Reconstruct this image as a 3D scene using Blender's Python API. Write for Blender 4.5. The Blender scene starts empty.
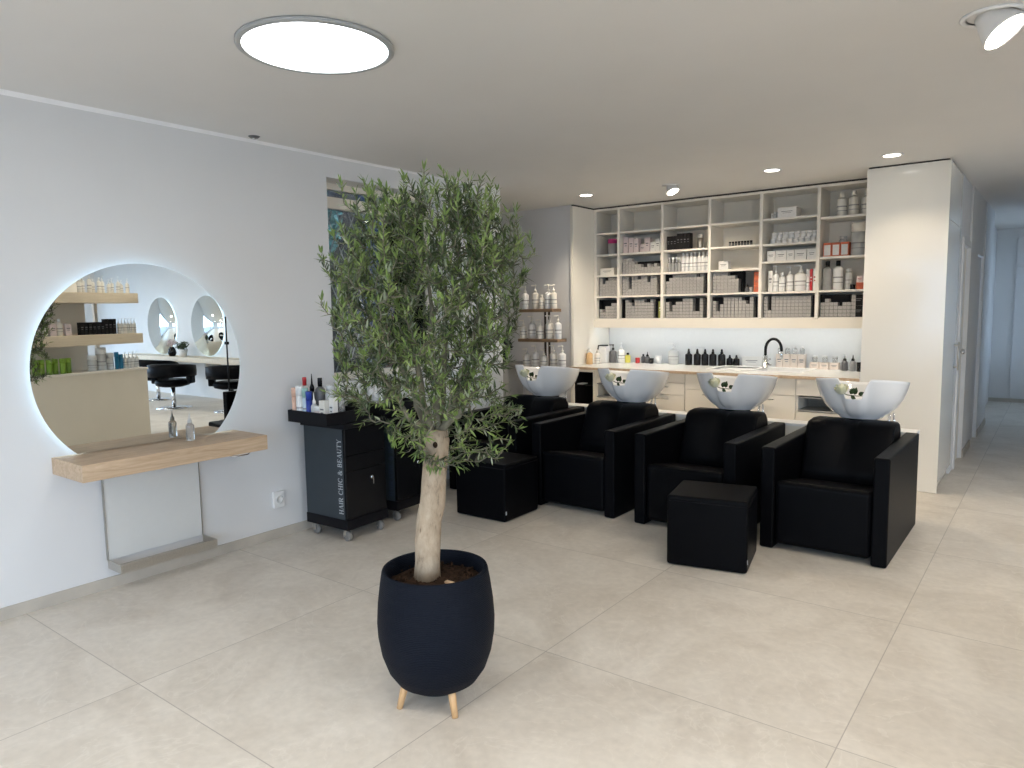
import bpy, bmesh, math, random
from mathutils import Vector, Matrix
PI = math.pi
SC = bpy.context.scene
COL = SC.collection
RND = random.Random(7)

# ------------------------------------------------------------------ materials
def principled(name):
    m = bpy.data.materials.new(name); m.use_nodes = True
    nt = m.node_tree
    return m, nt, nt.nodes['Principled BSDF']

def mat(name, col, rough=0.5, metal=0.0, spec=0.5, noise=0.06, scale=30.0, bump=0.0, bscale=200.0,
        trans=0.0, ior=1.45, coat=0.0):
    """plain surface with a faint procedural mottling of its own colour"""
    m, nt, b = principled(name)
    c = (col[0], col[1], col[2], 1)
    b.inputs['Roughness'].default_value = rough
    b.inputs['Metallic'].default_value = metal
    b.inputs['Specular IOR Level'].default_value = spec
    b.inputs['IOR'].default_value = ior
    b.inputs['Transmission Weight'].default_value = trans
    b.inputs['Coat Weight'].default_value = coat
    b.inputs['Coat Roughness'].default_value = 0.06
    tc = nt.nodes.new('ShaderNodeTexCoord')
    if noise > 0:
        n = nt.nodes.new('ShaderNodeTexNoise'); n.inputs['Scale'].default_value = scale
        n.inputs['Detail'].default_value = 3
        nt.links.new(tc.outputs['Object'], n.inputs['Vector'])
        r = nt.nodes.new('ShaderNodeValToRGB')
        lo, hi = 1 - noise, 1 + noise
        r.color_ramp.elements[0].position = 0.3; r.color_ramp.elements[1].position = 0.7
        r.color_ramp.elements[0].color = (c[0]*lo, c[1]*lo, c[2]*lo, 1)
        r.color_ramp.elements[1].color = (min(1, c[0]*hi), min(1, c[1]*hi), min(1, c[2]*hi), 1)
        nt.links.new(n.outputs['Fac'], r.inputs['Fac'])
        nt.links.new(r.outputs['Color'], b.inputs['Base Color'])
    else:
        b.inputs['Base Color'].default_value = c
    if bump > 0:
        n2 = nt.nodes.new('ShaderNodeTexNoise'); n2.inputs['Scale'].default_value = bscale
        nt.links.new(tc.outputs['Object'], n2.inputs['Vector'])
        bp = nt.nodes.new('ShaderNodeBump'); bp.inputs['Strength'].default_value = bump
        bp.inputs['Distance'].default_value = 0.004
        nt.links.new(n2.outputs['Fac'], bp.inputs['Height'])
        nt.links.new(bp.outputs['Normal'], b.inputs['Normal'])
    return m

def emit(name, col, strength):
    m = bpy.data.materials.new(name); m.use_nodes = True
    nt = m.node_tree; nt.nodes.clear()
    e = nt.nodes.new('ShaderNodeEmission'); o = nt.nodes.new('ShaderNodeOutputMaterial')
    e.inputs['Color'].default_value = (col[0], col[1], col[2], 1); e.inputs['Strength'].default_value = strength
    nt.links.new(e.outputs[0], o.inputs['Surface'])
    return m

def mat_tiles():
    m, nt, b = principled('porcelain_tile')
    L = nt.links.new
    g = nt.nodes.new('ShaderNodeNewGeometry')
    sep = nt.nodes.new('ShaderNodeSeparateXYZ'); L(g.outputs['Position'], sep.inputs[0])
    def math_(op, a, bb=None, c=None):
        n = nt.nodes.new('ShaderNodeMath'); n.operation = op
        for i, v in enumerate((a, bb, c)):
            if v is None: continue
            if isinstance(v, (int, float)): n.inputs[i].default_value = v
            else: L(v, n.inputs[i])
        return n.outputs[0]
    def joint(axis, off):
        s = math_('DIVIDE', math_('SUBTRACT', axis, off), 1.2)
        fr = math_('FRACT', s)
        d = math_('MINIMUM', fr, math_('SUBTRACT', 1.0, fr))
        return math_('LESS_THAN', d, 0.0017), math_('FLOOR', s)
    jx, ix = joint(sep.outputs['X'], 3.593)
    jy, iy = joint(sep.outputs['Y'], 1.295)
    j = math_('MAXIMUM', jx, jy)
    cell = nt.nodes.new('ShaderNodeCombineXYZ'); L(ix, cell.inputs[0]); L(iy, cell.inputs[1])
    wn = nt.nodes.new('ShaderNodeTexWhiteNoise'); wn.noise_dimensions = '3D'; L(cell.outputs[0], wn.inputs['Vector'])
    sh = nt.nodes.new('ShaderNodeVectorMath'); sh.operation = 'MULTIPLY_ADD'
    L(wn.outputs['Color'], sh.inputs[0]); sh.inputs[1].default_value = (9, 9, 9); L(g.outputs['Position'], sh.inputs[2])
    n1 = nt.nodes.new('ShaderNodeTexNoise'); n1.inputs['Scale'].default_value = 1.7; n1.inputs['Detail'].default_value = 7
    n1.inputs['Roughness'].default_value = 0.62; n1.inputs['Distortion'].default_value = 1.4
    L(sh.outputs[0], n1.inputs['Vector'])
    r1 = nt.nodes.new('ShaderNodeValToRGB')
    e = r1.color_ramp.elements
    e[0].position = 0.30; e[0].color = (0.62, 0.565, 0.49, 1)
    e[1].position = 0.72; e[1].color = (0.80, 0.75, 0.675, 1)
    L(n1.outputs['Fac'], r1.inputs['Fac'])
    # thin pale veins
    n2 = nt.nodes.new('ShaderNodeTexNoise'); n2.inputs['Scale'].default_value = 2.3; n2.inputs['Detail'].default_value = 5
    n2.inputs['Distortion'].default_value = 2.2
    L(sh.outputs[0], n2.inputs['Vector'])
    v = math_('ABSOLUTE', math_('SUBTRACT', n2.outputs['Fac'], 0.5))
    vv = math_('LESS_THAN', v, 0.008)
    mv = nt.nodes.new('ShaderNodeMixRGB'); mv.inputs[2].default_value = (0.86, 0.82, 0.75, 1)
    L(math_('MULTIPLY', vv, 0.22), mv.inputs[0]); L(r1.outputs['Color'], mv.inputs[1])
    n3 = nt.nodes.new('ShaderNodeTexNoise'); n3.inputs['Scale'].default_value = 26; n3.inputs['Detail'].default_value = 4
    L(g.outputs['Position'], n3.inputs['Vector'])
    m3 = nt.nodes.new('ShaderNodeMixRGB'); m3.blend_type = 'MULTIPLY'; m3.inputs[0].default_value = 0.22
    L(mv.outputs[0], m3.inputs[1]); L(n3.outputs['Fac'], m3.inputs[2])
    mj = nt.nodes.new('ShaderNodeMixRGB'); mj.inputs[2].default_value = (0.33, 0.30, 0.265, 1)
    L(math_('MULTIPLY', j, 0.75), mj.inputs[0]); L(m3.outputs[0], mj.inputs[1])
    L(mj.outputs[0], b.inputs['Base Color'])
    b.inputs['Roughness'].default_value = 0.42
    b.inputs['Specular IOR Level'].default_value = 0.42
    return m

def mat_wood(name, c0, c1, axis=1, scale=9.0, rough=0.45):
    m, nt, b = principled(name)
    L = nt.links.new
    tc = nt.nodes.new('ShaderNodeTexCoord'); mp = nt.nodes.new('ShaderNodeMapping')
    s = [scale*2.2, scale*2.2, scale*2.2]; s[axis] = scale*0.16
    mp.inputs['Scale'].default_value = s
    L(tc.outputs['Object'], mp.inputs['Vector'])
    n = nt.nodes.new('ShaderNodeTexNoise'); n.inputs['Scale'].default_value = 1.6; n.inputs['Detail'].default_value = 8
    n.inputs['Distortion'].default_value = 1.1; n.inputs['Roughness'].default_value = 0.65
    L(mp.outputs[0], n.inputs['Vector'])
    r = nt.nodes.new('ShaderNodeValToRGB')
    r.color_ramp.elements[0].position = 0.33; r.color_ramp.elements[0].color = (*c0, 1)
    r.color_ramp.elements[1].position = 0.68; r.color_ramp.elements[1].color = (*c1, 1)
    L(n.outputs['Fac'], r.inputs['Fac']); L(r.outputs['Color'], b.inputs['Base Color'])
    b.inputs['Roughness'].default_value = rough
    return m

def mat_pane():
    m = bpy.data.materials.new('window_glass'); m.use_nodes = True
    nt = m.node_tree; nt.nodes.clear()
    t = nt.nodes.new('ShaderNodeBsdfTransparent'); g = nt.nodes.new('ShaderNodeBsdfGlossy'); g.inputs['Roughness'].default_value = 0.0
    t.inputs['Color'].default_value = (0.93, 0.96, 0.96, 1)
    f = nt.nodes.new('ShaderNodeFresnel'); f.inputs['IOR'].default_value = 1.45
    mx = nt.nodes.new('ShaderNodeMixShader'); o = nt.nodes.new('ShaderNodeOutputMaterial')
    nt.links.new(f.outputs[0], mx.inputs[0]); nt.links.new(t.outputs[0], mx.inputs[1]); nt.links.new(g.outputs[0], mx.inputs[2]); nt.links.new(mx.outputs[0], o.inputs['Surface'])
    return m

def mat_leaf():
    m, nt, b = principled('olive_leaf')
    a = nt.nodes.new('ShaderNodeAttribute'); a.attribute_name = 'leaf_colour'
    nt.links.new(a.outputs['Color'], b.inputs['Base Color'])
    b.inputs['Roughness'].default_value = 0.40
    b.inputs['Specular IOR Level'].default_value = 0.32
    tr = nt.nodes.new('ShaderNodeBsdfTranslucent'); mx = nt.nodes.new('ShaderNodeMixShader')
    nt.links.new(a.outputs['Color'], tr.inputs['Color'])
    mx.inputs[0].default_value = 0.18
    out = nt.nodes['Material Output']
    nt.links.new(b.outputs[0], mx.inputs[1]); nt.links.new(tr.outputs[0], mx.inputs[2])
    nt.links.new(mx.outputs[0], out.inputs['Surface'])
    return m

def mat_bark():
    m, nt, b = principled('olive_bark')
    L = nt.links.new
    tc = nt.nodes.new('ShaderNodeTexCoord'); mp = nt.nodes.new('ShaderNodeMapping')
    mp.inputs['Scale'].default_value = (22, 22, 9); L(tc.outputs['Object'], mp.inputs['Vector'])
    n = nt.nodes.new('ShaderNodeTexNoise'); n.inputs['Scale'].default_value = 1; n.inputs['Detail'].default_value = 7
    n.inputs['Roughness'].default_value = 0.7
    L(mp.outputs[0], n.inputs['Vector'])
    r = nt.nodes.new('ShaderNodeValToRGB')
    r.color_ramp.elements[0].position = 0.32; r.color_ramp.elements[0].color = (0.17, 0.125, 0.085, 1)
    r.color_ramp.elements[1].position = 0.66; r.color_ramp.elements[1].color = (0.47, 0.385, 0.285, 1)
    e = r.color_ramp.elements.new(0.45); e.color = (0.35, 0.275, 0.195, 1)
    L(n.outputs['Fac'], r.inputs['Fac'])
    v = nt.nodes.new('ShaderNodeTexVoronoi'); v.inputs['Scale'].default_value = 1.3
    L(mp.outputs[0], v.inputs['Vector'])
    r2 = nt.nodes.new('ShaderNodeValToRGB')
    r2.color_ramp.elements[0].position = 0.05; r2.color_ramp.elements[0].color = (0.35, 0.3, 0.26, 1)
    r2.color_ramp.elements[1].position = 0.16; r2.color_ramp.elements[1].color = (1, 1, 1, 1)
    L(v.outputs['Distance'], r2.inputs['Fac'])
    mm = nt.nodes.new('ShaderNodeMixRGB'); mm.blend_type = 'MULTIPLY'; mm.inputs[0].default_value = 0.8
    L(r.outputs['Color'], mm.inputs[1]); L(r2.outputs['Color'], mm.inputs[2])
    L(mm.outputs[0], b.inputs['Base Color'])
    bp = nt.nodes.new('ShaderNodeBump'); bp.inputs['Strength'].default_value = 0.5; bp.inputs['Distance'].default_value = 0.006
    L(n.outputs['Fac'], bp.inputs['Height']); L(bp.outputs['Normal'], b.inputs['Normal'])
    b.inputs['Roughness'].default_value = 0.85
    return m

def mat_pot():
    m, nt, b = principled('ribbed_pot')
    L = nt.links.new
    tc = nt.nodes.new('ShaderNodeTexCoord'); sp = nt.nodes.new('ShaderNodeSeparateXYZ'); L(tc.outputs['Object'], sp.inputs[0])
    w = nt.nodes.new('ShaderNodeTexWave'); w.bands_direction = 'Z'; w.inputs['Scale'].default_value = 46
    w.inputs['Distortion'].default_value = 3.2; w.inputs['Detail'].default_value = 3; w.inputs['Detail Scale'].default_value = 2.0
    L(tc.outputs['Object'], w.inputs['Vector'])
    r = nt.nodes.new('ShaderNodeValToRGB')
    r.color_ramp.elements[0].color = (0.0032, 0.0048, 0.0098, 1); r.color_ramp.elements[1].color = (0.0062, 0.0092, 0.0165, 1)
    L(w.outputs['Fac'], r.inputs['Fac']); L(r.outputs['Color'], b.inputs['Base Color'])
    bp = nt.nodes.new('ShaderNodeBump'); bp.inputs['Strength'].default_value = 0.45; bp.inputs['Distance'].default_value = 0.003
    L(w.outputs['Fac'], bp.inputs['Height']); L(bp.outputs['Normal'], b.inputs['Normal'])
    b.inputs['Roughness'].default_value = 0.6
    b.inputs['Specular IOR Level'].default_value = 0.1
    return m

def mat_brick(name, c0, c1, mortar, sc=6.0):
    m, nt, b = principled(name)
    tc = nt.nodes.new('ShaderNodeTexCoord'); mp = nt.nodes.new('ShaderNodeMapping')
    mp.inputs['Rotation'].default_value = (PI/2, 0, PI/2)
    nt.links.new(tc.outputs['Object'], mp.inputs['Vector'])
    br = nt.nodes.new('ShaderNodeTexBrick'); br.inputs['Scale'].default_value = sc
    br.inputs['Color1'].default_value = (*c0, 1); br.inputs['Color2'].default_value = (*c1, 1); br.inputs['Mortar'].default_value = (*mortar, 1)
    nt.links.new(mp.outputs[0], br.inputs['Vector']); nt.links.new(br.outputs['Color'], b.inputs['Base Color'])
    b.inputs['Roughness'].default_value = 0.9
    return m

M = {}
M['wall'] = mat('white_wall_paint', (0.74, 0.745, 0.75), 0.75, noise=0.012, scale=3, bump=0.05, bscale=180)
M['ceiling'] = mat('ceiling_paint', (0.77, 0.76, 0.745), 0.85, noise=0.01, scale=3)
M['grey_wall'] = mat('grey_wall_paint', (0.70, 0.70, 0.71), 0.8, noise=0.02, scale=4)
M['backsplash'] = mat('white_backsplash', (0.80, 0.81, 0.81), 0.3, noise=0.01)
M['tiles'] = mat_tiles()
M['skirting'] = mat('tile_skirting', (0.50, 0.46, 0.40), 0.5, noise=0.1, scale=6)
M['oak'] = mat_wood('light_oak', (0.46, 0.315, 0.195), (0.66, 0.50, 0.345), axis=1, scale=12)
M['pale_wood'] = mat_wood('pale_wood', (0.62, 0.52, 0.38), (0.74, 0.64, 0.49), axis=1, scale=8)
M['leg_wood'] = mat_wood('beech_leg', (0.60, 0.36, 0.17), (0.74, 0.48, 0.25), axis=2, scale=14)
M['brown_wood'] = mat_wood('brown_wood', (0.16, 0.10, 0.06), (0.28, 0.19, 0.11), axis=0, scale=14)
M['gloss_white'] = mat('gloss_white_lacquer', (0.83, 0.80, 0.73), 0.16, noise=0.006, scale=2, coat=0.3)
M['cream'] = mat('cream_laminate', (0.81, 0.76, 0.67), 0.35, noise=0.012, scale=4)
M['shelf_white'] = mat('shelf_white', (0.80, 0.765, 0.70), 0.35, noise=0.01, scale=4)
M['shelf_back'] = mat('shelf_back', (0.80, 0.76, 0.68), 0.10, noise=0.01, scale=4)
M['worktop'] = mat('pale_worktop', (0.78, 0.79, 0.78), 0.22, noise=0.015, scale=12)
M['base_beige'] = mat('beige_counter', (0.74, 0.69, 0.59), 0.5, noise=0.02, scale=3)
M['leather'] = mat('black_leather', (0.0030, 0.0032, 0.0042), 0.40, spec=0.07, noise=0.12, scale=9, bump=0.18, bscale=420)
M['black'] = mat('black_matt', (0.006, 0.006, 0.008), 0.5, spec=0.18, noise=0.08)
M['black_gloss'] = mat('black_plastic', (0.007, 0.007, 0.008), 0.25, spec=0.3, noise=0.05)
M['black_card'] = mat('black_card', (0.016, 0.015, 0.016), 0.7, spec=0.2, noise=0.1)
M['gap_shade'] = mat('gap_shade', (0.03, 0.028, 0.026), 0.8, noise=0.05)  # near-black, paints the shade in the gaps under the ceiling
M['slate'] = mat('slate_blue_panel', (0.026, 0.037, 0.047), 0.45, noise=0.06, scale=10)
M['ceramic'] = mat('grey_white_ceramic', (0.86, 0.86, 0.855), 0.09, spec=0.6, noise=0.008, scale=4, coat=0.4)
M['white_plastic'] = mat('white_plastic', (0.82, 0.82, 0.81), 0.3, noise=0.01)
M['cream_plastic'] = mat('cream_plastic', (0.80, 0.77, 0.70), 0.35, noise=0.015)
M['box_white'] = mat('white_card', (0.80, 0.79, 0.765), 0.6, noise=0.03, scale=60)
M['box_pink'] = mat('pale_pink_card', (0.74, 0.63, 0.62), 0.6, noise=0.03, scale=60)
M['box_cream'] = mat('cream_card', (0.80, 0.70, 0.62), 0.6, noise=0.03, scale=60)
M['box_grey'] = mat('grey_card', (0.36, 0.35, 0.34), 0.65, noise=0.22, scale=70)
M['box_orange'] = mat('orange_card', (0.60, 0.15, 0.07), 0.55, noise=0.08)
M['box_olive'] = mat('olive_card', (0.28, 0.30, 0.08), 0.6, noise=0.08)
M['chrome'] = mat('chrome', (0.72, 0.72, 0.73), 0.14, metal=1.0, noise=0.01)
M['steel'] = mat('brushed_steel', (0.56, 0.54, 0.50), 0.32, metal=1.0, noise=0.06, scale=120)
M['bronze'] = mat('dark_bronze', (0.10, 0.075, 0.055), 0.4, metal=0.8, noise=0.05)
M['glass'] = mat('clear_glass', (1, 1, 1), 0.02, noise=0, trans=1.0, ior=1.45)
M['clear_plastic'] = mat('clear_plastic', (0.93, 0.94, 0.94), 0.12, noise=0, trans=0.75, ior=1.3)
M['milky'] = mat('milky_plastic', (0.80, 0.81, 0.80), 0.25, noise=0.01, trans=0.25, ior=1.3)
M['mirror'] = mat('mirror_silver', (0.88, 0.91, 0.90), 0.0, metal=1.0, noise=0)
M['panel_white'] = mat('satin_white_panel', (0.72, 0.73, 0.715), 0.25, noise=0.008)
M['soil'] = mat('potting_soil', (0.030, 0.018, 0.012), 0.95, spec=0.1, noise=0.6, scale=80, bump=1.0, bscale=120)
M['leaf'] = mat_leaf()
M['bark'] = mat_bark()
M['twig'] = mat('twig_bark', (0.15, 0.14, 0.10), 0.85, noise=0.2, scale=60)
M['pot'] = mat_pot()
M['rose'] = mat('cream_rose', (0.80, 0.79, 0.58), 0.55, noise=0.05, scale=40)
M['rose_leaf'] = mat('rose_leaf', (0.035, 0.065, 0.022), 0.45, noise=0.2, scale=60)
M['amber'] = mat('amber_liquid', (0.78, 0.50, 0.24), 0.2, noise=0.04, trans=0.2)
M['peach'] = mat('peach_plastic', (0.75, 0.47, 0.35), 0.35, noise=0.03)
M['dark_grey'] = mat('dark_grey_plastic', (0.11, 0.11, 0.115), 0.35, noise=0.05)
M['mid_grey'] = mat('mid_grey_plastic', (0.33, 0.33, 0.33), 0.35, noise=0.04)
M['yellow'] = mat('yellow_liquid', (0.72, 0.66, 0.13), 0.25, noise=0.05)
M['red'] = mat('red_plastic', (0.48, 0.03, 0.035), 0.3, noise=0.05)
M['magenta'] = mat('magenta_lid', (0.42, 0.03, 0.16), 0.4, noise=0.05)
M['ring_grey'] = mat('ring_grey', (0.42, 0.43, 0.43), 0.4, noise=0.02)
M['trim_lit'] = mat('lit_band_trim', (0.92, 0.92, 0.94), 0.6, noise=0.01)  # whiter than the wall, paints in the lit band at the ceiling edge
M['blue'] = mat('blue_plastic', (0.02, 0.05, 0.32), 0.3, noise=0.05)
M['cyan'] = mat('teal_blue_plastic', (0.02, 0.20, 0.36), 0.3, noise=0.05)
M['ice'] = mat('pale_blue_plastic', (0.62, 0.74, 0.82), 0.3, noise=0.03)
M['mint'] = mat('mint_cap', (0.35, 0.55, 0.50), 0.35, noise=0.03)
M['green'] = mat('green_plastic', (0.22, 0.38, 0.05), 0.3, noise=0.06)
M['label_ink'] = mat('grey_ink', (0.16, 0.16, 0.17), 0.7, noise=0.05)
M['lettering'] = mat('silver_lettering', (0.46, 0.49, 0.51), 0.5, noise=0.03)
M['lettering_dim'] = mat('blue_lettering', (0.035, 0.05, 0.09), 0.5, noise=0.03)
M['tag'] = mat('white_tag', (0.6, 0.62, 0.66), 0.5, noise=0.02)
M['caster'] = mat('grey_caster_rubber', (0.23, 0.22, 0.205), 0.45, noise=0.08)
M['purple'] = mat('dark_purple_petal', (0.022, 0.014, 0.035), 0.8, noise=0.3, scale=40)
M['dim_cabinet'] = mat('grey_cabinet', (0.30, 0.30, 0.29), 0.5, noise=0.03)
M['concrete'] = mat('pavement', (0.20, 0.20, 0.20), 0.9, noise=0.15, scale=2)
M['stone'] = mat('dark_stone', (0.10, 0.095, 0.10), 0.9, noise=0.35, scale=7, bump=0.6, bscale=20)
M['bluewall'] = mat('blue_painted_render', (0.05, 0.10, 0.24), 0.8, noise=0.15, scale=5)
M['brick'] = mat_brick('red_brick', (0.50, 0.20, 0.12), (0.42, 0.17, 0.11), (0.30, 0.26, 0.23))
M['grille'] = mat('grey_grille', (0.55, 0.56, 0.58), 0.5, metal=0.0, noise=0.05)
M['bush'] = mat('bush_leaf', (0.045, 0.075, 0.028), 0.6, noise=0.3, scale=30)
M['outfoliage'] = mat('teal_foliage', (0.22, 0.42, 0.38), 0.6, noise=0.3, scale=12)
M['led_cool'] = emit('led_cool', (0.60, 0.83, 1.0), 13.0)
M['led_strip'] = emit('led_strip', (0.92, 0.97, 1.0), 8.5)
M['panel_light'] = emit('panel_light', (0.93, 0.975, 1.0), 9.0)
M['fill_panel_warm'] = emit('fill_panel_warm', (1.0, 0.93, 0.85), 38.0)  # glow of the lamps added to brighten the salon
M['spot_lens'] = emit('spot_lens', (1.0, 0.93, 0.80), 14.0)

# ------------------------------------------------------------------ mesh helpers
def box(bm, x0, x1, y0, y1, z0, z1, bevel=0.0, seg=2):
    g = bmesh.ops.create_cube(bm, size=1.0)
    vs = g['verts']
    for v in vs:
        v.co = Vector(((x0+x1)/2 + v.co.x*(x1-x0), (y0+y1)/2 + v.co.y*(y1-y0), (z0+z1)/2 + v.co.z*(z1-z0)))
    if bevel > 0:
        es = list({e for v in vs for e in v.link_edges})
        bmesh.ops.bevel(bm, geom=es, offset=bevel, segments=seg, affect='EDGES', profile=0.5)

def lathe(bm, prof, seg=24, c=(0, 0, 0), axis='Z', cap0=True, cap1=True, sx=1.0, sy=1.0):
    rings = []
    for (r, z) in prof:
        ring = []
        for k in range(seg):
            a = 2*PI*k/seg
            p = (r*math.cos(a)*sx, r*math.sin(a)*sy, z)
            if axis == 'X': p = (p[2], p[0], p[1])
            elif axis == 'Y': p = (p[1], p[2], p[0])
            ring.append(bm.verts.new((p[0]+c[0], p[1]+c[1], p[2]+c[2])))
        rings.append(ring)
    for a, b in zip(rings, rings[1:]):
        for k in range(seg):
            f = bm.faces.new((a[k], a[(k+1) % seg], b[(k+1) % seg], b[k])); f.smooth = True
    if cap0 and prof[0][0] > 1e-5: bm.faces.new(rings[0][::-1])
    if cap1 and prof[-1][0] > 1e-5: bm.faces.new(rings[-1])

def tube(bm, pts, rad, seg=8, cap=True):
    pts = [Vector(p) for p in pts]
    n = len(pts)
    rads = rad if isinstance(rad, (list, tuple)) else [rad]*n
    prev = None; rings = []
    for i, p in enumerate(pts):
        t = (pts[min(i+1, n-1)] - pts[max(i-1, 0)])
        if t.length < 1e-9: t = Vector((0, 0, 1))
        t.normalize()
        if prev is None:
            a = Vector((0, 0, 1)) if abs(t.z) < 0.9 else Vector((1, 0, 0))
            u = t.cross(a).normalized()
        else:
            u = (prev - t*prev.dot(t))
            u = u.normalized() if u.length > 1e-6 else t.orthogonal().normalized()
        prev = u
        w = t.cross(u)
        rings.append([bm.verts.new(p + (u*math.cos(2*PI*k/seg) + w*math.sin(2*PI*k/seg))*rads[i]) for k in range(seg)])
    for a, b in zip(rings, rings[1:]):
        for k in range(seg):
            f = bm.faces.new((a[k], a[(k+1) % seg], b[(k+1) % seg], b[k])); f.smooth = True
    if cap:
        bm.faces.new(rings[0][::-1]); bm.faces.new(rings[-1])

def mesh_of(name, fill, m):
    bm = bmesh.new(); fill(bm)
    bmesh.ops.recalc_face_normals(bm, faces=bm.faces[:])
    me = bpy.data.meshes.new(name); bm.to_mesh(me); bm.free()
    me.materials.append(m)
    return me

def obj(name, fill, m, parent=None, loc=(0, 0, 0), rot=(0, 0, 0)):
    me = fill if isinstance(fill, bpy.types.Mesh) else mesh_of(name, fill, m)
    o = bpy.data.objects.new(name, me); COL.objects.link(o)
    o.location = loc; o.rotation_euler = rot
    if parent is not None: o.parent = parent
    return o

def boxo(name, m, x0, x1, y0, y1, z0, z1, parent=None, bevel=0.0, seg=2):
    return obj(name, lambda bm: box(bm, x0, x1, y0, y1, z0, z1, bevel, seg), m, parent)

def tag(o, label, cat, group=None):
    o['label'] = label; o['category'] = cat
    if group: o['group'] = group
    return o

def thing(name, label, cat, loc=(0, 0, 0), rotz=0.0, group=None):
    o = bpy.data.objects.new(name, None); COL.objects.link(o)
    o.location = loc; o.rotation_euler = (0, 0, rotz); o.empty_display_size = 0.05
    return tag(o, label, cat, group)

def struct(name, fill, m):
    o = obj(name, fill, m); o['kind'] = 'structure'; return o

def sbox(name, m, *b):
    return struct(name, lambda bm: box(bm, *b), m)

def dup(root, loc, rotz, label, group=None):
    r = root.copy(); COL.objects.link(r); r.location = loc; r.rotation_euler = (0, 0, rotz)
    r['label'] = label
    if group: r['group'] = group
    for ch in list(root.children):
        c = ch.copy(); COL.objects.link(c); c.parent = r
        for g in ch.children:
            d = g.copy(); COL.objects.link(d); d.parent = c
    return r

ORD = ['first', 'second', 'third', 'fourth', 'fifth', 'sixth', 'seventh', 'eighth', 'ninth', 'tenth', 'eleventh', 'twelfth', 'thirteenth']
def nth(i, n):
    if n == 1: return 'single'
    if i == 0: return 'leftmost'
    if i == n-1: return 'rightmost'
    return ORD[i] + ' from left'

# ------------------------------------------------------------------ the setting
CZ = 2.595
sbox('floor', M['tiles'], -0.35, 12.6, -3.1, 14.0, -0.1, 0.0)
WX = -0.36
def ceiling_fill(bm):
    box(bm, WX, 12.6, -3.1, 14.0, CZ, CZ+0.12)
    box(bm, -2.2, WX, 4.9, 7.4, CZ, CZ+0.12)
struct('ceiling', ceiling_fill, M['ceiling'])
WX = -0.36
def left_wall(bm):
    box(bm, WX, 0, -3.1, 3.316, 0, CZ)
    box(bm, WX, 0, 4.54, 5.28, 0, CZ)
    box(bm, WX, 0, 3.316, 4.54, 0, 1.0)
    box(bm, WX, 0, 3.316, 4.54, 2.444, CZ)
struct('wall_left', left_wall, M['wall'])
def crown(bm):
    for f in ([(0, -3.0), (0.0, 3.25)],):
        y0, y1 = -3.0, 5.28
        a = [bm.verts.new((0, y0, CZ-0.036)), bm.verts.new((0.03, y0, CZ)), bm.verts.new((0, y0, CZ))]
        b = [bm.verts.new((0, y1, CZ-0.010)), bm.verts.new((0.008, y1, CZ)), bm.verts.new((0, y1, CZ))]
        bm.faces.new(a); bm.faces.new(b[::-1])
        for i in range(3): bm.faces.new((a[i], b[i], b[(i+1) % 3], a[(i+1) % 3]))
struct('trim_1', crown, M['trim_lit'])  # brightness of the lit band is put into its colour
sbox('baseboard_left', M['skirting'], 0, 0.012, -3.0, 5.28, 0, 0.062)
# recess behind the left wall's end
sbox('floor_recess', M['tiles'], -2.2, -0.35, 5.0, 7.4, -0.1, 0.0)
def recess(bm):
    box(bm, -2.2, -2.1, 4.9, 7.4, 0, CZ)
    box(bm, -2.2, WX, 4.9, 5.0, 0, CZ)
struct('wall_recess', recess, M['grey_wall'])
sbox('wall_back', M['grey_wall'], -2.1, -0.045, 6.57, 6.67, 0, CZ)
def alcove(bm):
    box(bm, -0.14, 3.405, 7.305, 7.40, 0, CZ)
    box(bm, -0.14, -0.05, 6.67, 7.305, 0, CZ)
struct('wall_alcove', alcove, M['backsplash'])
# corridor
def corridor_wall(bm):
    box(bm, 3.30, 3.405, 7.40, 7.60, 0, CZ)
    box(bm, 3.30, 3.405, 7.60, 8.13, 2.02, CZ)
    box(bm, 3.30, 3.42, 8.13, 8.84, 0, CZ)
    box(bm, 3.30, 3.42, 8.84, 9.48, 2.0, CZ)
    box(bm, 3.30, 3.43, 9.48, 10.62, 0, CZ)
struct('wall_corridor', corridor_wall, M['wall'])
sbox('baseboard_corridor', M['skirting'], 3.42, 3.432, 8.14, 8.83, 0, 0.075)
sbox('baseboard_far', M['skirting'], 3.43, 3.442, 9.50, 10.62, 0, 0.075)
def far_left(bm):
    box(bm, 3.20, 3.30, 10.62, 13.2, 0, CZ)
struct('wall_corridor_far', far_left, M['wall'])
def end_wall(bm):
    box(bm, 3.2, 6.6, 13.2, 13.3, 0, CZ)
struct('wall_end', end_wall, M['wall'])
def end_door(bm):
    box(bm, 3.56, 4.5, 13.165, 13.2, 0.06, 2.02, 0.004)
    box(bm, 3.56, 4.5, 13.165, 13.2, 2.04, 2.45, 0.004)
struct('door_3', end_door, M['wall'])
sbox('baseboard_end', M['skirting'], 3.3, 4.6, 13.15, 13.164, 0, 0.055)
d1 = struct('door_1', lambda bm: box(bm, 3.355, 3.385, 7.61, 8.12, 0.005, 2.01, 0.002), M['cream'])
obj('door_knob', lambda bm: lathe(bm, [(0.008, 0), (0.008, 0.03), (0.022, 0.034), (0.026, 0.048), (0.02, 0.06), (0.0, 0.063)], 16, (3.385, 7.69, 1.06), 'X'), M['chrome'], d1)
struct('door_2', lambda bm: box(bm, 3.37, 3.40, 8.85, 9.47, 0.005, 1.99, 0.002), M['wall'])
def casing1(bm):
    box(bm, 3.405, 3.418, 7.52, 7.60, 0, 2.08); box(bm, 3.405, 3.418, 7.60, 8.13, 2.02, 2.08)
struct('trim_2', casing1, M['wall'])
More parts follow.
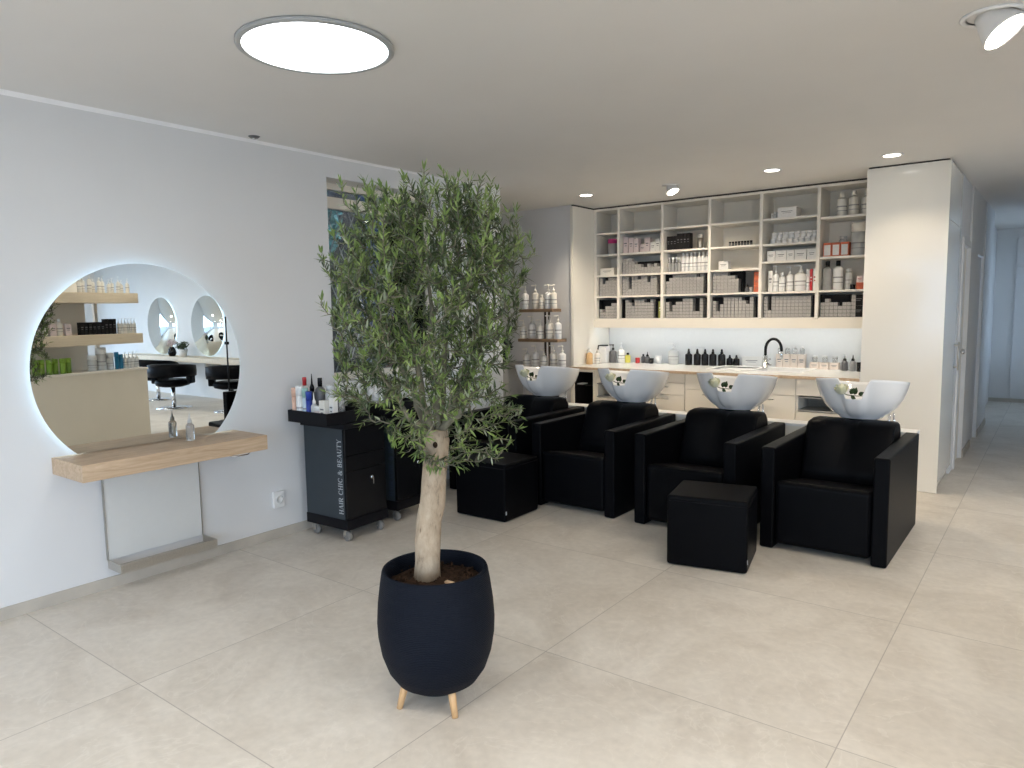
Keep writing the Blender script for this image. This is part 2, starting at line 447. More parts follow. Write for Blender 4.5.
# front part of the corridor's other side and the salon wall with the round mirrors
sbox('wall_mirrors', M['wall'], 4.75, 12.6, 7.0, 7.1, 0, CZ)
def corr_right(bm):
    box(bm, 4.75, 4.85, 7.1, 10.9, 0, CZ)
    box(bm, 4.75, 4.85, 10.9, 13.2, 2.2, CZ)
    box(bm, 4.75, 4.85, 10.9, 13.2, 0, 0.7)
    box(bm, 4.75, 4.85, 12.8, 13.2, 0.7, 2.2)
struct('wall_corridor_right', corr_right, M['wall'])
# right side wall with wide windows, and the shop front
def right_wall(bm):
    box(bm, 12.5, 12.6, -3.1, -2.4, 0, CZ)
    box(bm, 12.5, 12.6, -2.4, 6.2, 2.42, CZ)
    box(bm, 12.5, 12.6, -2.4, 6.2, 0, 0.25)
    box(bm, 12.5, 12.6, 1.7, 2.1, 0.25, 2.42)
    box(bm, 12.5, 12.6, 6.2, 7.1, 0, CZ)
struct('wall_right', right_wall, M['wall'])
def front_wall(bm):
    box(bm, WX, 1.3, -3.1, -3.0, 0, CZ)
    box(bm, 1.3, 7.8, -3.1, -3.0, 2.42, CZ)
    box(bm, 1.3, 7.8, -3.1, -3.0, 0, 0.2)
    box(bm, 3.2, 4.5, -3.1, -3.0, 0.2, 2.42)
    box(bm, 7.8, 12.6, -3.1, -3.0, 0, CZ)
struct('wall_front', front_wall, M['wall'])
n = 2
for (x0, x1) in ((1.3, 3.2), (4.5, 7.8)):
    def fr(bm, x0=x0, x1=x1):
        for b in ((x0, x0+0.06, 0.2, 2.42), (x1-0.06, x1, 0.2, 2.42), (x0+0.06, x1-0.06, 0.2, 0.26), (x0+0.06, x1-0.06, 2.36, 2.42)):
            box(bm, b[0], b[1], -3.08, -3.02, b[2], b[3])
    struct('window_%d' % n, fr, M['dark_grey']); n += 1
for (y0, y1) in ((-2.4, 1.7), (2.1, 6.2)):
    def fr(bm, y0=y0, y1=y1):
        for b in ((y0, y0+0.06, 0.25, 2.42), (y1-0.06, y1, 0.25, 2.42), (y0+0.06, y1-0.06, 0.25, 0.31), (y0+0.06, y1-0.06, 2.36, 2.42)):
            box(bm, 12.52, 12.58, b[0], b[1], b[2], b[3])
    struct('window_%d' % n, fr, M['dark_grey']); n += 1

# window in the left wall
w1 = struct('window_1', lambda bm: (box(bm, -0.235, -0.175, 3.316, 4.54, 2.262, 2.345), box(bm, -0.23, -0.18, 4.48, 4.54, 1.0, 2.262),
            box(bm, -0.23, -0.18, 3.316, 3.35, 1.0, 2.262), box(bm, -0.23, -0.18, 3.35, 4.48, 1.0, 1.05), box(bm, -0.23, -0.18, 3.316, 4.54, 2.40, 2.444)), M['cream'])
obj('pane', lambda bm: (box(bm, -0.208, -0.202, 3.35, 4.48, 1.05, 2.262), box(bm, -0.208, -0.202, 3.33, 4.53, 2.345, 2.40)), mat_pane(), w1)
def grille(bm):
    y0, y1, z0, z1 = 3.33, 3.98, 1.008, 2.26
    dy, dz = 0.11, 0.235
    for s in (1, -1):
        k = -14
        while k < 22:
            # line y = yk + s*(z-z0)*dy/dz
            yk = y0 + k*dy
            pts = []
            za, zb = z0, z1
            ya, yb = yk, yk + s*(z1-z0)*dy/dz
            def at(z): return yk + s*(z-z0)*dy/dz
            # clip in y
            lo, hi = z0, z1
            if s > 0:
                lo = max(lo, z0 + (y0-yk)*dz/dy); hi = min(hi, z0 + (y1-yk)*dz/dy)
            else:
                lo = max(lo, z0 + (yk-y1)*dz/dy); hi = min(hi, z0 + (yk-y0)*dz/dy)
            if hi - lo > 0.02:
                tube(bm, [(-0.285 - 0.004*s, at(lo), lo), (-0.285 - 0.004*s, at(hi), hi)], 0.0055, 5)
            k += 1
tag(obj('scissor_grille', grille, M['grille']), 'grey diamond lattice security grille behind the window glass', 'grille')

# outside of that window
sbox('ground_exterior', M['concrete'], -6.0, WX, -3.1, 4.9, -0.35, -0.25)
sbox('exterior_wall', M['stone'], -2.6, -2.4, -3.1, 4.9, -0.25, 6.5)
sbox('exterior_wall_stone', M['stone'], -1.45, -1.3, 4.22, 4.72, -0.25, 5.5)
sbox('exterior_shade_slab', M['concrete'], -2.39, WX-0.002, 1.5, 4.89, 3.0, 3.15)  # unseen slab added to keep sky light out of the alley
struct('exterior_wall_blue', lambda bm: box(bm, -1.45, WX-0.002, 4.72, 4.88, -0.25, 2.99), M['bluewall'])
sbox('exterior_pillar', M['brick'], -0.98, -0.60, 4.60, 4.715, -0.25, 1.46)
def leafball(bm, c, r, nleaf, size, rnd):
    for _ in range(nleaf):
        d = Vector((rnd.gauss(0, 1), rnd.gauss(0, 1), rnd.gauss(0, 1))).normalized()
        p = Vector(c) + Vector((d.x*r[0], d.y*r[1], d.z*r[2]))*(rnd.random()**0.4)
        a = Vector((rnd.gauss(0, 1), rnd.gauss(0, 1), rnd.gauss(0, 1))).normalized()
        bb = a.orthogonal().normalized()
        v = [bm.verts.new(p), bm.verts.new(p + a*size*0.5 + bb*size*0.22), bm.verts.new(p + a*size), bm.verts.new(p + a*size*0.5 - bb*size*0.22)]
        bm.faces.new(v)
t = thing('shrub', 'dark green shrub outside, low in the window behind the olive tree', 'shrub', (-0.74, 4.38, -0.25))
obj('foliage', lambda bm: leafball(bm, (0, 0, 0.95), (0.20, 0.16, 0.40), 1100, 0.07, random.Random(3)), M['bush'], t)
obj('stem', lambda bm: tube(bm, [(0, 0, 0), (0.02, 0, 0.5), (0, 0.02, 1.0)], [0.03, 0.025, 0.015], 7), M['twig'], t)
t = thing('outdoor_tree', 'teal lit tree outside, at the left edge of the window glass', 'tree', (-1.05, 4.06, -0.25))
obj('foliage', lambda bm: leafball(bm, (0.0, 0.10, 2.50), (0.09, 0.10, 0.28), 200, 0.09, random.Random(4)), M['outfoliage'], t)
obj('trunk', lambda bm: tube(bm, [(0, 0, 0), (0.01, 0.03, 1.0), (0.0, 0.1, 2.3)], [0.04, 0.03, 0.02], 8), M['twig'], t)
# street outside the shop front
sbox('ground_street', M['concrete'], -10, 40, -30, -3.1, -0.2, -0.05)
sbox('ground_side', M['concrete'], 12.6, 40, -3.1, 14, -0.2, -0.05)

# ------------------------------------------------------------------ lamps
def round_panel(loc, label, lm='panel_light'):
    t = thing('ceiling_lamp', label, 'lamp', loc, 0, None)
    obj('housing', lambda bm: lathe(bm, [(0.285, 0), (0.312, 0.0), (0.318, -0.004), (0.318, -0.012), (0.312, -0.017), (0.293, -0.017), (0.291, -0.010)], 64, cap0=False, cap1=False), M['ring_grey'], t)
    obj('diffuser', lambda bm: lathe(bm, [(0.292, -0.0135), (0.0, -0.014)], 64, cap0=False), M[lm], t)
    return t
rp = round_panel((1.628, 1.985, CZ), 'large round ceiling lamp glowing white above the olive tree')
rq = round_panel((5.3, 1.5, CZ), 'added round ceiling lamp right of the camera side', 'fill_panel_warm')  # this lamp and its copies are added for brightness
for (x, y, lb) in ((2.6, -1.5, 'added round ceiling lamp close to the shop front'), (5.2, -1.4, 'added round ceiling lamp near the shop front'), (6.4, 2.6, 'added round ceiling lamp over the middle of the salon'),
                   (9.2, 4.6, 'added round ceiling lamp before the far mirrors'), (9.6, 0.4, 'added round ceiling lamp near the side windows')):
    dup(rq, (x, y, CZ), 0, lb)

def lamp_spot(name, loc, target, power, size, blend, col, radius=0.05):
    l = bpy.data.lights.new(name, 'SPOT'); l.energy = power; l.spot_size = math.radians(size); l.spot_blend = blend
    l.color = col; l.shadow_soft_size = radius
    o = bpy.data.objects.new(name, l); COL.objects.link(o); o.location = loc
    d = Vector(target) - Vector(loc)
    o.rotation_euler = d.to_track_quat('-Z', 'Y').to_euler()
    return o
WARM = (1.0, 0.925, 0.82)
WARM_BACK = (1.0, 0.84, 0.64)
t0 = thing('downlight', 'small recessed ceiling spotlight, leftmost over the wash chairs', 'spotlight', (0.416, 6.096, CZ))
obj('trim_ring', lambda bm: lathe(bm, [(0.056, 0), (0.078, 0), (0.08, -0.004), (0.074, -0.008), (0.058, -0.005)], 28, cap0=False, cap1=False), M['white_plastic'], t0)
obj('lens', lambda bm: lathe(bm, [(0.058, -0.004), (0.0, -0.0045)], 28, cap0=False), M['spot_lens'], t0)
dup(t0, (2.208, 6.031, CZ), 0, 'small recessed ceiling spotlight in front of the fourth shelf column')
dup(t0, (3.077, 6.043, CZ), 0, 'small recessed ceiling spotlight in front of the tall white cabinet')
def tilt_spot(loc, label, r, ax, tilt, s):
    t = thing('tilting_spotlight', label, 'spotlight', loc)
    obj('trim_ring', lambda bm: lathe(bm, [(r*1.05, 0), (r*1.32, 0), (r*1.34, -0.005), (r*1.25, -0.012), (r*1.08, -0.006)], 32, cap0=False, cap1=False), M['white_plastic'], t)
    h = obj('lamp_head', lambda bm: lathe(bm, [(r*0.62, 0.03), (r*0.72, 0.0), (r*0.98, -s), (r*1.0, -s-0.004), (r*0.9, -s-0.004), (r*0.88, -s+0.006)], 32, cap1=False), M['white_plastic'], t, (0, 0, -0.012))
    h.rotation_euler = Matrix.Rotation(tilt, 4, Vector(ax)).to_euler()
    obj('lens', lambda bm: lathe(bm, [(r*0.88, -s+0.002), (0, -s+0.001)], 32, cap0=False), M['spot_lens'], h)
tilt_spot((1.282, 6.132, CZ), 'tilted ceiling spotlight, second from left over the wash chairs', 0.06, (0.35, 0.94, 0), -0.45, 0.055)
tilt_spot((3.864, 3.418, CZ), 'large tilted ceiling spotlight at the top right corner of the photo', 0.082, (0.3, 0.95, 0), -0.62, 0.075)
ADDED_SPOTS = ((3.3, 0.7), (2.1, 0.2), (4.75, 0.8), (4.7, 2.4), (4.7, 4.0), (4.7, 5.6), (6.4, 4.4), (6.4, 1.0), (3.4, -1.2))  # unseen spotlights added to raise the light in the room
for k, (x, y) in enumerate(ADDED_SPOTS):
    dup(t0, (x, y, CZ), 0, 'small recessed ceiling spotlight, unseen and added for light, %s of the salon row' % ORD[k], 'added ceiling spotlights over the salon')
    lamp_spot('downlight_beam', (x, y, CZ-0.02), (x, y+0.02, 0), 46, 125, 0.8, WARM)
for k, (x, y, tx, ty, p) in enumerate(((0.416, 6.096, 0.416, 6.25, 58), (1.282, 6.132, 1.0, 7.3, 58), (2.208, 6.031, 2.208, 6.20, 56), (3.077, 6.043, 3.3, 5.9, 21), (3.864, 3.418, 2.2, 5.3, 75))):
    lamp_spot('downlight_beam', (x, y, CZ-0.09 if k in (1, 4) else CZ-0.02), (tx, ty, 0), p, 118, 0.7, WARM_BACK)
t = thing('smoke_detector', 'small dark round sensor on the ceiling by the left wall', 'sensor', (0.09, 2.70, CZ))
obj('sensor_ring', lambda bm: lathe(bm, [(0.0, -0.012), (0.02, -0.012), (0.03, -0.006), (0.036, 0)], 20), M['dark_grey'], t)
obj('sensor_eye', lambda bm: lathe(bm, [(0.0, -0.019), (0.010, -0.017), (0.013, -0.012)], 14, cap1=False), M['chrome'], t)

# ------------------------------------------------------------------ styling place on the left wall
MY, MZ, MR = 1.972, 1.208, 0.580
def cut_disc(r, zcut, n=96):
    pts = []
    a0 = math.asin((zcut-MZ)/r)
    for k in range(n+1):
        a = a0 + (PI - 2*a0)*k/n
        pts.append((math.cos(a)*r, math.sin(a)*r))
    return pts
def mirror_glass(bm, x0=0.030, x1=0.036):
    pts = cut_disc(MR, 0.778)
    f = [bm.verts.new((x1, p[0], p[1])) for p in pts]
    b = [bm.verts.new((x0, p[0], p[1])) for p in pts]
    bm.faces.new(f); bm.faces.new(b[::-1])
    for k in range(len(pts)):
        j = (k+1) % len(pts)
        bm.faces.new((f[k], b[k], b[j], f[j]))
t = thing('round_mirror', 'round backlit mirror on the left wall above the wooden shelf', 'mirror', (0, MY, MZ))
obj('mirror_glass', mirror_glass, M['mirror'], t)
def led_ring(bm):
    n = 90; a0 = math.asin((0.80-MZ)/(MR-0.035))
    tube(bm, [(0.018, math.cos(a0+(PI-2*a0)*k/n)*(MR-0.035), math.sin(a0+(PI-2*a0)*k/n)*(MR-0.035)) for k in range(n+1)], 0.007, 6)
obj('backlight', led_ring, M['led_cool'], t)
obj('mounting_plate', lambda bm: lathe(bm, [(0.40, 0.0), (0.40, 0.0295)], 48, axis='X'), M['mid_grey'], t)

t = thing('styling_shelf', 'thick light oak wall shelf under the round mirror', 'shelf', (0, 1.985, 0.688))
obj('board', lambda bm: box(bm, 0.0, 0.362, -0.515, 0.52, 0.0, 0.087, 0.002), M['oak'], t)
def hook(bm):
    pts = []
    for k in range(25):
        a = 2*PI*k/24*0.86 + 0.3
        pts.append((0.20+0.040*math.sin(a), 0.43+0.062*math.cos(a), -0.035))
    tube(bm, pts, 0.0045, 8)
    tube(bm, [(0.20+0.040*math.sin(0.3), 0.43+0.062*math.cos(0.3), -0.035), (0.2, 0.51, -0.02), (0.2, 0.50, 0.0)], 0.0045, 8)
obj('dryer_holder', hook, M['chrome'], t)
t = thing('back_panel', 'satin white wall panel with metal edges under the oak shelf', 'panel', (0, 1.98, 0.16))
obj('panel', lambda bm: box(bm, 0.0, 0.016, -0.275, 0.272, 0.0, 0.525, 0.001), M['panel_white'], t)
obj('edge_strip', lambda bm: box(bm, 0.0, 0.02, -0.279, -0.2755, -0.0, 0.525), M['steel'], t)
obj('edge_strip', lambda bm: box(bm, 0.0, 0.02, 0.2725, 0.276, -0.0, 0.525), M['steel'], t)
t = thing('footrest', 'brushed steel footrest bracket low on the left wall', 'footrest', (0, 1.98, 0.115))
def foot(bm):
    box(bm, 0.0125, 0.165, -0.278, -0.272, 0, 0.046); box(bm, 0.0125, 0.165, 0.275, 0.281, 0, 0.046)
    box(bm, 0.160, 0.166, -0.272, 0.275, 0, 0.046)
obj('front_bar', foot, M['steel'], t)
obj('base_plate', lambda bm: box(bm, 0.0125, 0.03, -0.271, 0.274, 0.0, 0.005), M['steel'], t)  # thin base plate of the bracket, along the wall side
t = thing('power_socket', 'white power socket on the left wall beside the trolley', 'socket', (0, 2.80, 0.262))
obj('cover_plate', lambda bm: box(bm, 0, 0.022, -0.042, 0.042, -0.055, 0.055, 0.004), M['white_plastic'], t)
obj('socket_well', lambda bm: lathe(bm, [(0.026, 0.022), (0.027, 0.026), (0.022, 0.026), (0.020, 0.0225), (0.0, 0.0225)], 24, axis='X', cap0=False), M['panel_white'], t)

# ------------------------------------------------------------------ bottles, jars and boxes
CACHE = {}
def cached(key, make):
    if key not in CACHE: CACHE[key] = make()
    return CACHE[key]

def bottle_meshes(kind, r, h, body, cap, seg=16):
    """list of (part name, mesh); h is the full height"""
    def make():
        out = []
        bh = {'pump': 0.70, 'nozzle': 0.62, 'dropper': 0.74, 'cap': 0.80, 'jar': 0.72, 'tube': 0.72, 'spray': 0.66, 'wide': 0.86}[kind]*h
        nr = {'pump': 0.30, 'nozzle': 0.45, 'dropper': 0.36, 'cap': 0.42, 'jar': 1.0, 'tube': 0.95, 'spray': 0.34, 'wide': 0.7}[kind]*r
        sh = 0.0 if kind in ('jar', 'tube') else min(0.022, bh*0.14)
        prof = [(0.0, 0.0), (r*0.93, 0.0), (r, r*0.12), (r, bh-sh-r*0.15), (r*0.93, bh-sh*0.8), (nr, bh), (0.0, bh)]
        if kind in ('jar', 'tube'): prof = [(0, 0), (r*0.95, 0), (r, r*0.08), (r, bh), (0, bh)]
        out.append(('body', mesh_of('body', lambda bm: lathe(bm, prof, seg, cap0=False, cap1=False), M[body])))
        def pump(bm):
            lathe(bm, [(nr*1.15, bh), (nr*1.15, bh+0.10*h), (nr*0.45, bh+0.11*h), (nr*0.40, h*0.93), (nr*0.8, h*0.94), (nr*0.8, h), (0, h)], 10, cap1=False)
            box(bm, -r*1.15, 0.0, -nr*0.4, nr*0.4, h*0.945, h*0.99)
        def nozzle(bm):
            lathe(bm, [(nr*1.2, bh), (nr*1.2, bh+0.09*h), (nr*0.5, bh+0.16*h), (nr*0.18, h), (0, h)], 10, cap1=False)
        def dropper(bm):
            lathe(bm, [(nr*1.1, bh), (nr*1.1, bh+0.10*h), (nr*0.75, bh+0.11*h), (nr*0.9, h*0.93), (nr*0.4, h), (0, h)], 12, cap1=False)
        def cap_(bm):
            lathe(bm, [(nr*1.1, bh), (nr*1.1, h*0.985), (nr, h), (0, h)], 12, cap1=False)
        def lid(bm):
            lathe(bm, [(r*1.05, bh), (r*1.05, h*0.97), (r*0.98, h), (0, h)], seg, cap1=False)
        def spray(bm):
            lathe(bm, [(nr*1.2, bh), (nr*1.1, bh+0.12*h), (nr*0.9, bh+0.16*h), (nr*0.9, h), (0, h)], 10, cap1=False)
            box(bm, -r*0.95, nr, -nr*0.6, nr*0.6, h*0.90, h)
        f = {'pump': pump, 'nozzle': nozzle, 'dropper': dropper, 'cap': cap_, 'jar': lid, 'tube': lid, 'spray': spray, 'wide': cap_}[kind]
        nm = {'pump': 'pump', 'nozzle': 'nozzle', 'dropper': 'dropper_cap', 'cap': 'cap', 'jar': 'lid', 'tube': 'cap', 'spray': 'spray_head', 'wide': 'cap'}[kind]
        out.append((nm, mesh_of(nm, f, M[cap])))
        if h > 0.12 and body in ('white_plastic', 'cream_plastic', 'milky', 'ice'):
            def lab(bm):
                lathe(bm, [(r*1.008, bh*0.30), (r*1.008, bh*0.33)], seg, cap0=False, cap1=False)
                lathe(bm, [(r*1.008, bh*0.50), (r*1.008, bh*0.56)], seg, cap0=False, cap1=False)
            out.append(('print_band', mesh_of('print_band', lab, M['mid_grey'])))
        return out
    return cached((kind, round(r, 4), round(h, 4), body, cap, seg), make)

NAMES = {'pump': 'pump_bottle', 'nozzle': 'nozzle_bottle', 'dropper': 'dropper_bottle', 'cap': 'bottle', 'jar': 'jar', 'tube': 'canister', 'spray': 'spray_bottle', 'wide': 'bottle'}
CATS = {'pump': 'bottle', 'nozzle': 'bottle', 'dropper': 'bottle', 'cap': 'bottle', 'jar': 'jar', 'tube': 'can', 'spray': 'bottle', 'wide': 'bottle'}
def bottle(kind, x, y, z, r, h, body, cap, label, group=None, seg=16, rot=0.0):
    t = thing(NAMES[kind], label, CATS[kind], (x, y, z), rot, group)
    for nm, me in bottle_meshes(kind, r, h, body, cap, seg):
        obj(nm, me, None, t)
    return t

def carton(x, y, z, w, d, h, m, label, group=None, rot=0.0, name='carton', lidm=None, cat='box'):
    """card box, x,y,z the middle of its base; front at -d/2; closed flap line as a part"""
    t = thing(name, label, cat, (x, y, z), rot, group)
    me = cached(('carton', round(w, 4), round(d, 4), round(h, 4), m),
                lambda: mesh_of('box_body', lambda bm: box(bm, -w/2, w/2, -d/2, d/2, 0, h, 0.0015, 1), M[m]))
    obj('box_body', me, None, t)
    def lab(bm):
        box(bm, -w*0.30, w*0.30, -d/2-0.0008, -d/2+0.0005, h*0.58, h*0.64)
        box(bm, -w*0.22, w*0.22, -d/2-0.0008, -d/2+0.0005, h*0.44, h*0.48)
    me2 = cached(('cartonlab', round(w, 4), round(d, 4), round(h, 4), m, lidm),
                 lambda: mesh_of('printed_label', lab, M[lidm or 'label_ink']))
    obj('printed_label', me2, None, t)
    return t

# clear bottle on the oak shelf
bottle('nozzle', 0.135, 2.150, 0.775, 0.023, 0.165, 'clear_plastic', 'milky', 'clear plastic nozzle bottle standing on the oak shelf')

# ------------------------------------------------------------------ trolleys
# serif capitals drawn as strokes: (x0,y0,x1,y1,width) on a 0..1 high cell
def serif_glyphs():
    T, t = 0.17, 0.065   # thick and thin strokes
    def ser(x, y, w=0.26): return (x-w/2, y, x+w/2, y, t*0.8)
    def arc(cx, cy, rx, ry, a0, a1, w0, w1, n=14):
        out = []
        for k in range(n):
            u0, u1 = a0+(a1-a0)*k/n, a0+(a1-a0)*(k+1)/n
            w = w0 + (w1-w0)*abs(math.cos((u0+u1)/2))
            out.append((cx+rx*math.cos(u0), cy+ry*math.sin(u0), cx+rx*math.cos(u1), cy+ry*math.sin(u1), w))
        return out
    G = {}
    G['H'] = (0.82, [(0.16, 0, 0.16, 1, T), (0.66, 0, 0.66, 1, T), (0.16, 0.5, 0.66, 0.5, t), ser(0.16, 0.02), ser(0.16, 0.98), ser(0.66, 0.02), ser(0.66, 0.98)])
    G['A'] = (0.80, [(0.10, 0, 0.40, 1, t), (0.40, 1, 0.70, 0, T), (0.2, 0.34, 0.6, 0.34, t), ser(0.10, 0.02, 0.22), ser(0.70, 0.02, 0.26)])
    G['I'] = (0.36, [(0.18, 0, 0.18, 1, T), ser(0.18, 0.02), ser(0.18, 0.98)])
    G['R'] = (0.78, [(0.16, 0, 0.16, 1, T), ser(0.16, 0.02), ser(0.16, 0.98), (0.16, 0.98, 0.40, 0.98, t), (0.16, 0.50, 0.40, 0.50, t)] + arc(0.40, 0.74, 0.22, 0.24, -PI/2, PI/2, t, T) + [(0.36, 0.5, 0.68, 0.02, T), ser(0.70, 0.02, 0.2)])
    G['C'] = (0.80, arc(0.44, 0.5, 0.34, 0.49, 0.75, 2*PI-0.75, t, T) + [(0.69, 0.66, 0.69, 0.92, t)])
    G['B'] = (0.74, [(0.16, 0, 0.16, 1, T), ser(0.16, 0.02), ser(0.16, 0.98), (0.16, 0.98, 0.36, 0.98, t), (0.16, 0.52, 0.40, 0.52, t), (0.16, 0.02, 0.40, 0.02, t)] + arc(0.36, 0.75, 0.20, 0.23, -PI/2, PI/2, t, T) + arc(0.40, 0.27, 0.23, 0.25, -PI/2, PI/2, t, T))
    G['E'] = (0.70, [(0.16, 0, 0.16, 1, T), ser(0.16, 0.02), ser(0.16, 0.98), (0.16, 0.98, 0.58, 0.98, t), (0.16, 0.51, 0.46, 0.51, t), (0.16, 0.02, 0.60, 0.02, t), (0.58, 0.80, 0.58, 0.98, t), (0.60, 0.02, 0.62, 0.22, t), (0.46, 0.42, 0.46, 0.60, t)])
    G['U'] = (0.82, [(0.16, 0.30, 0.16, 1, T), (0.66, 0.30, 0.66, 1, t), ser(0.16, 0.98), ser(0.66, 0.98)] + arc(0.41, 0.30, 0.25, 0.29, PI, 2*PI, t, T*0.9))
    G['T'] = (0.76, [(0.38, 0, 0.38, 1, T), ser(0.38, 0.02), (0.06, 0.98, 0.70, 0.98, t), (0.06, 0.80, 0.06, 0.98, t), (0.70, 0.80, 0.70, 0.98, t)])
    G['Y'] = (0.78, [(0.08, 1, 0.39, 0.46, T), (0.39, 0.46, 0.68, 1, t), (0.39, 0, 0.39, 0.48, T), ser(0.39, 0.02), ser(0.08, 0.98, 0.24), ser(0.68, 0.98, 0.22)])
    G['&'] = (0.90, arc(0.36, 0.76, 0.17, 0.22, 0, 2*PI, t, T*0.7) + arc(0.36, 0.27, 0.27, 0.26, 0.9, 2*PI-0.3, t, T) + [(0.26, 0.62, 0.80, 0.02, T), (0.80, 0.02, 0.88, 0.04, t), (0.62, 0.22, 0.78, 0.52, t), (0.66, 0.53, 0.88, 0.53, t)])
    G[' '] = (0.36, [])
    return G
GL = serif_glyphs()
def serif_text(bm, s, size, th=0.0007):
    """lettering in the x,y plane starting at the origin; each stroke a thin bar"""
    x = 0.0
    for ch in s:
        w, strokes = GL[ch]
        for (x0, y0, x1, y1, sw) in strokes:
            a = Vector((x+x0, y0, 0)); b = Vector((x+x1, y1, 0)); d = (b-a)
            if d.length < 1e-6: continue
            d.normalize(); nrm = Vector((-d.y, d.x, 0))*sw/2
            q = [a-nrm, b-nrm, b+nrm, a+nrm]
            lo = [bm.verts.new(p*size) for p in q]
            hi = [bm.verts.new(p*size + Vector((0, 0, th))) for p in q]
            bm.faces.new(lo[::-1]); bm.faces.new(hi)
            for k in range(4): bm.faces.new((lo[k], lo[(k+1) % 4], hi[(k+1) % 4], hi[k]))
        x += w + 0.07
    return x*size
def text_len(s, size): return sum(GL[c][0]+0.07 for c in s)*size

def caster(parent, x, y):
    c = obj('caster', lambda bm: lathe(bm, [(0.010, -0.012), (0.031, -0.012), (0.034, -0.008), (0.034, 0.008), (0.031, 0.012), (0.010, 0.012)], 20, (x+0.012, y, 0.0345), 'Y'), M['caster'], parent)
    obj('fork', lambda bm: (box(bm, x-0.006, x+0.020, y-0.019, y-0.014, 0.03, 0.080), box(bm, x-0.006, x+0.020, y+0.014, y+0.019, 0.03, 0.080), box(bm, x-0.012, x+0.020, y-0.019, y+0.019, 0.074, 0.082)), M['chrome'], c)

def trolley(label, loc, rz, ink):
    t = thing('trolley', label, 'trolley', loc, rz, None)
    W, D = 0.40, 0.36          # local: front-left corner of the side panel at the origin
    obj('plinth', lambda bm: box(bm, -0.004, W+0.004, -0.004, D+0.004, 0.082, 0.15, 0.003), M['black'], t)
    obj('side_panel', lambda bm: box(bm, 0, W-0.02, 0.0, 0.018, 0.15, 0.752), M['slate'], t)
    obj('side_panel', lambda bm: box(bm, 0, W-0.02, D-0.018, D, 0.15, 0.752), M['slate'], t)
    obj('back_panel', lambda bm: box(bm, 0, 0.018, 0.018, D-0.018, 0.15, 0.752), M['black'], t)
    obj('top', lambda bm: box(bm, -0.014, W+0.014, -0.018, D+0.018, 0.752, 0.786, 0.003), M['black'], t)
    d = obj('drawer', lambda bm: box(bm, W-0.019, W, 0.004, D-0.004, 0.575, 0.748, 0.002), M['black_gloss'], t)
    obj('drawer', lambda bm: box(bm, W-0.019, W, 0.004, D-0.004, 0.470, 0.570, 0.002), M['black_gloss'], t)
    d = obj('door', lambda bm: box(bm, W-0.019, W, 0.004, D-0.004, 0.155, 0.465, 0.002), M['black_gloss'], t)
    obj('lock', lambda bm: (lathe(bm, [(0.012, 0), (0.012, 0.012), (0.0, 0.013)], 14, (W, D*0.62, 0.40), 'X', cap1=False), box(bm, W+0.012, W+0.02, D*0.62-0.004, D*0.62+0.004, 0.355, 0.405)), M['chrome'], d)
    obj('spine', lambda bm: box(bm, W-0.02, W-0.0195, 0.0, D, 0.15, 0.752), M['black'], t)
    for (x, y) in ((0.04, 0.035), (W-0.05, 0.03), (0.04, D-0.04), (W-0.05, D-0.035)): caster(t, x, y)
    size = 0.040
    L = text_len('HAIR CHIC & BEAUTY', size)
    def let(bm):
        serif_text(bm, 'HAIR CHIC & BEAUTY', size)
        # stand it on the side panel, reading upwards
        R = Matrix(((0, -1, 0, W-0.035), (0, 0, -1, 0.0), (1, 0, 0, 0.185), (0, 0, 0, 1)))
        k = 0.50/L
        for v in bm.verts: v.co = R @ Vector((v.co.x*k, v.co.y, v.co.z))
    obj('lettering', let, M[ink], t)
    return t
TR1 = (0.095, 2.965, 0.0); TR2 = (0.02, 3.475, 0.0)
trolley('dark salon trolley with silver lettering on its side, nearest the mirror', TR1, 0.035, 'lettering')
trolley('black salon trolley standing behind the lettered trolley under the window', TR2, 0.05, 'lettering_dim')
def tray(x0, x1, y0, y1, z, label):
    t = thing('tray', label, 'tray', (x0, y0, z))
    w, d = x1-x0, y1-y0
    obj('bottom', lambda bm: box(bm, 0, w, 0, d, 0, 0.008), M['black'], t)
    obj('rim', lambda bm: (box(bm, 0, w, 0, 0.008, 0.008, 0.078), box(bm, 0, w, d-0.008, d, 0.008, 0.078), box(bm, 0, 0.008, 0.008, d-0.008, 0.008, 0.078), box(bm, w-0.008, w, 0.008, d-0.008, 0.008, 0.078)), M['black'], t)
tray(0.075, 0.475, 2.86, 3.20, 0.787, 'black open tray of bottles on top of the lettered trolley')
tray(0.03, 0.42, 3.40, 3.74, 0.787, 'black open tray of white bottles on the rear trolley')
T1Z = 0.7955
def tb(i): return None
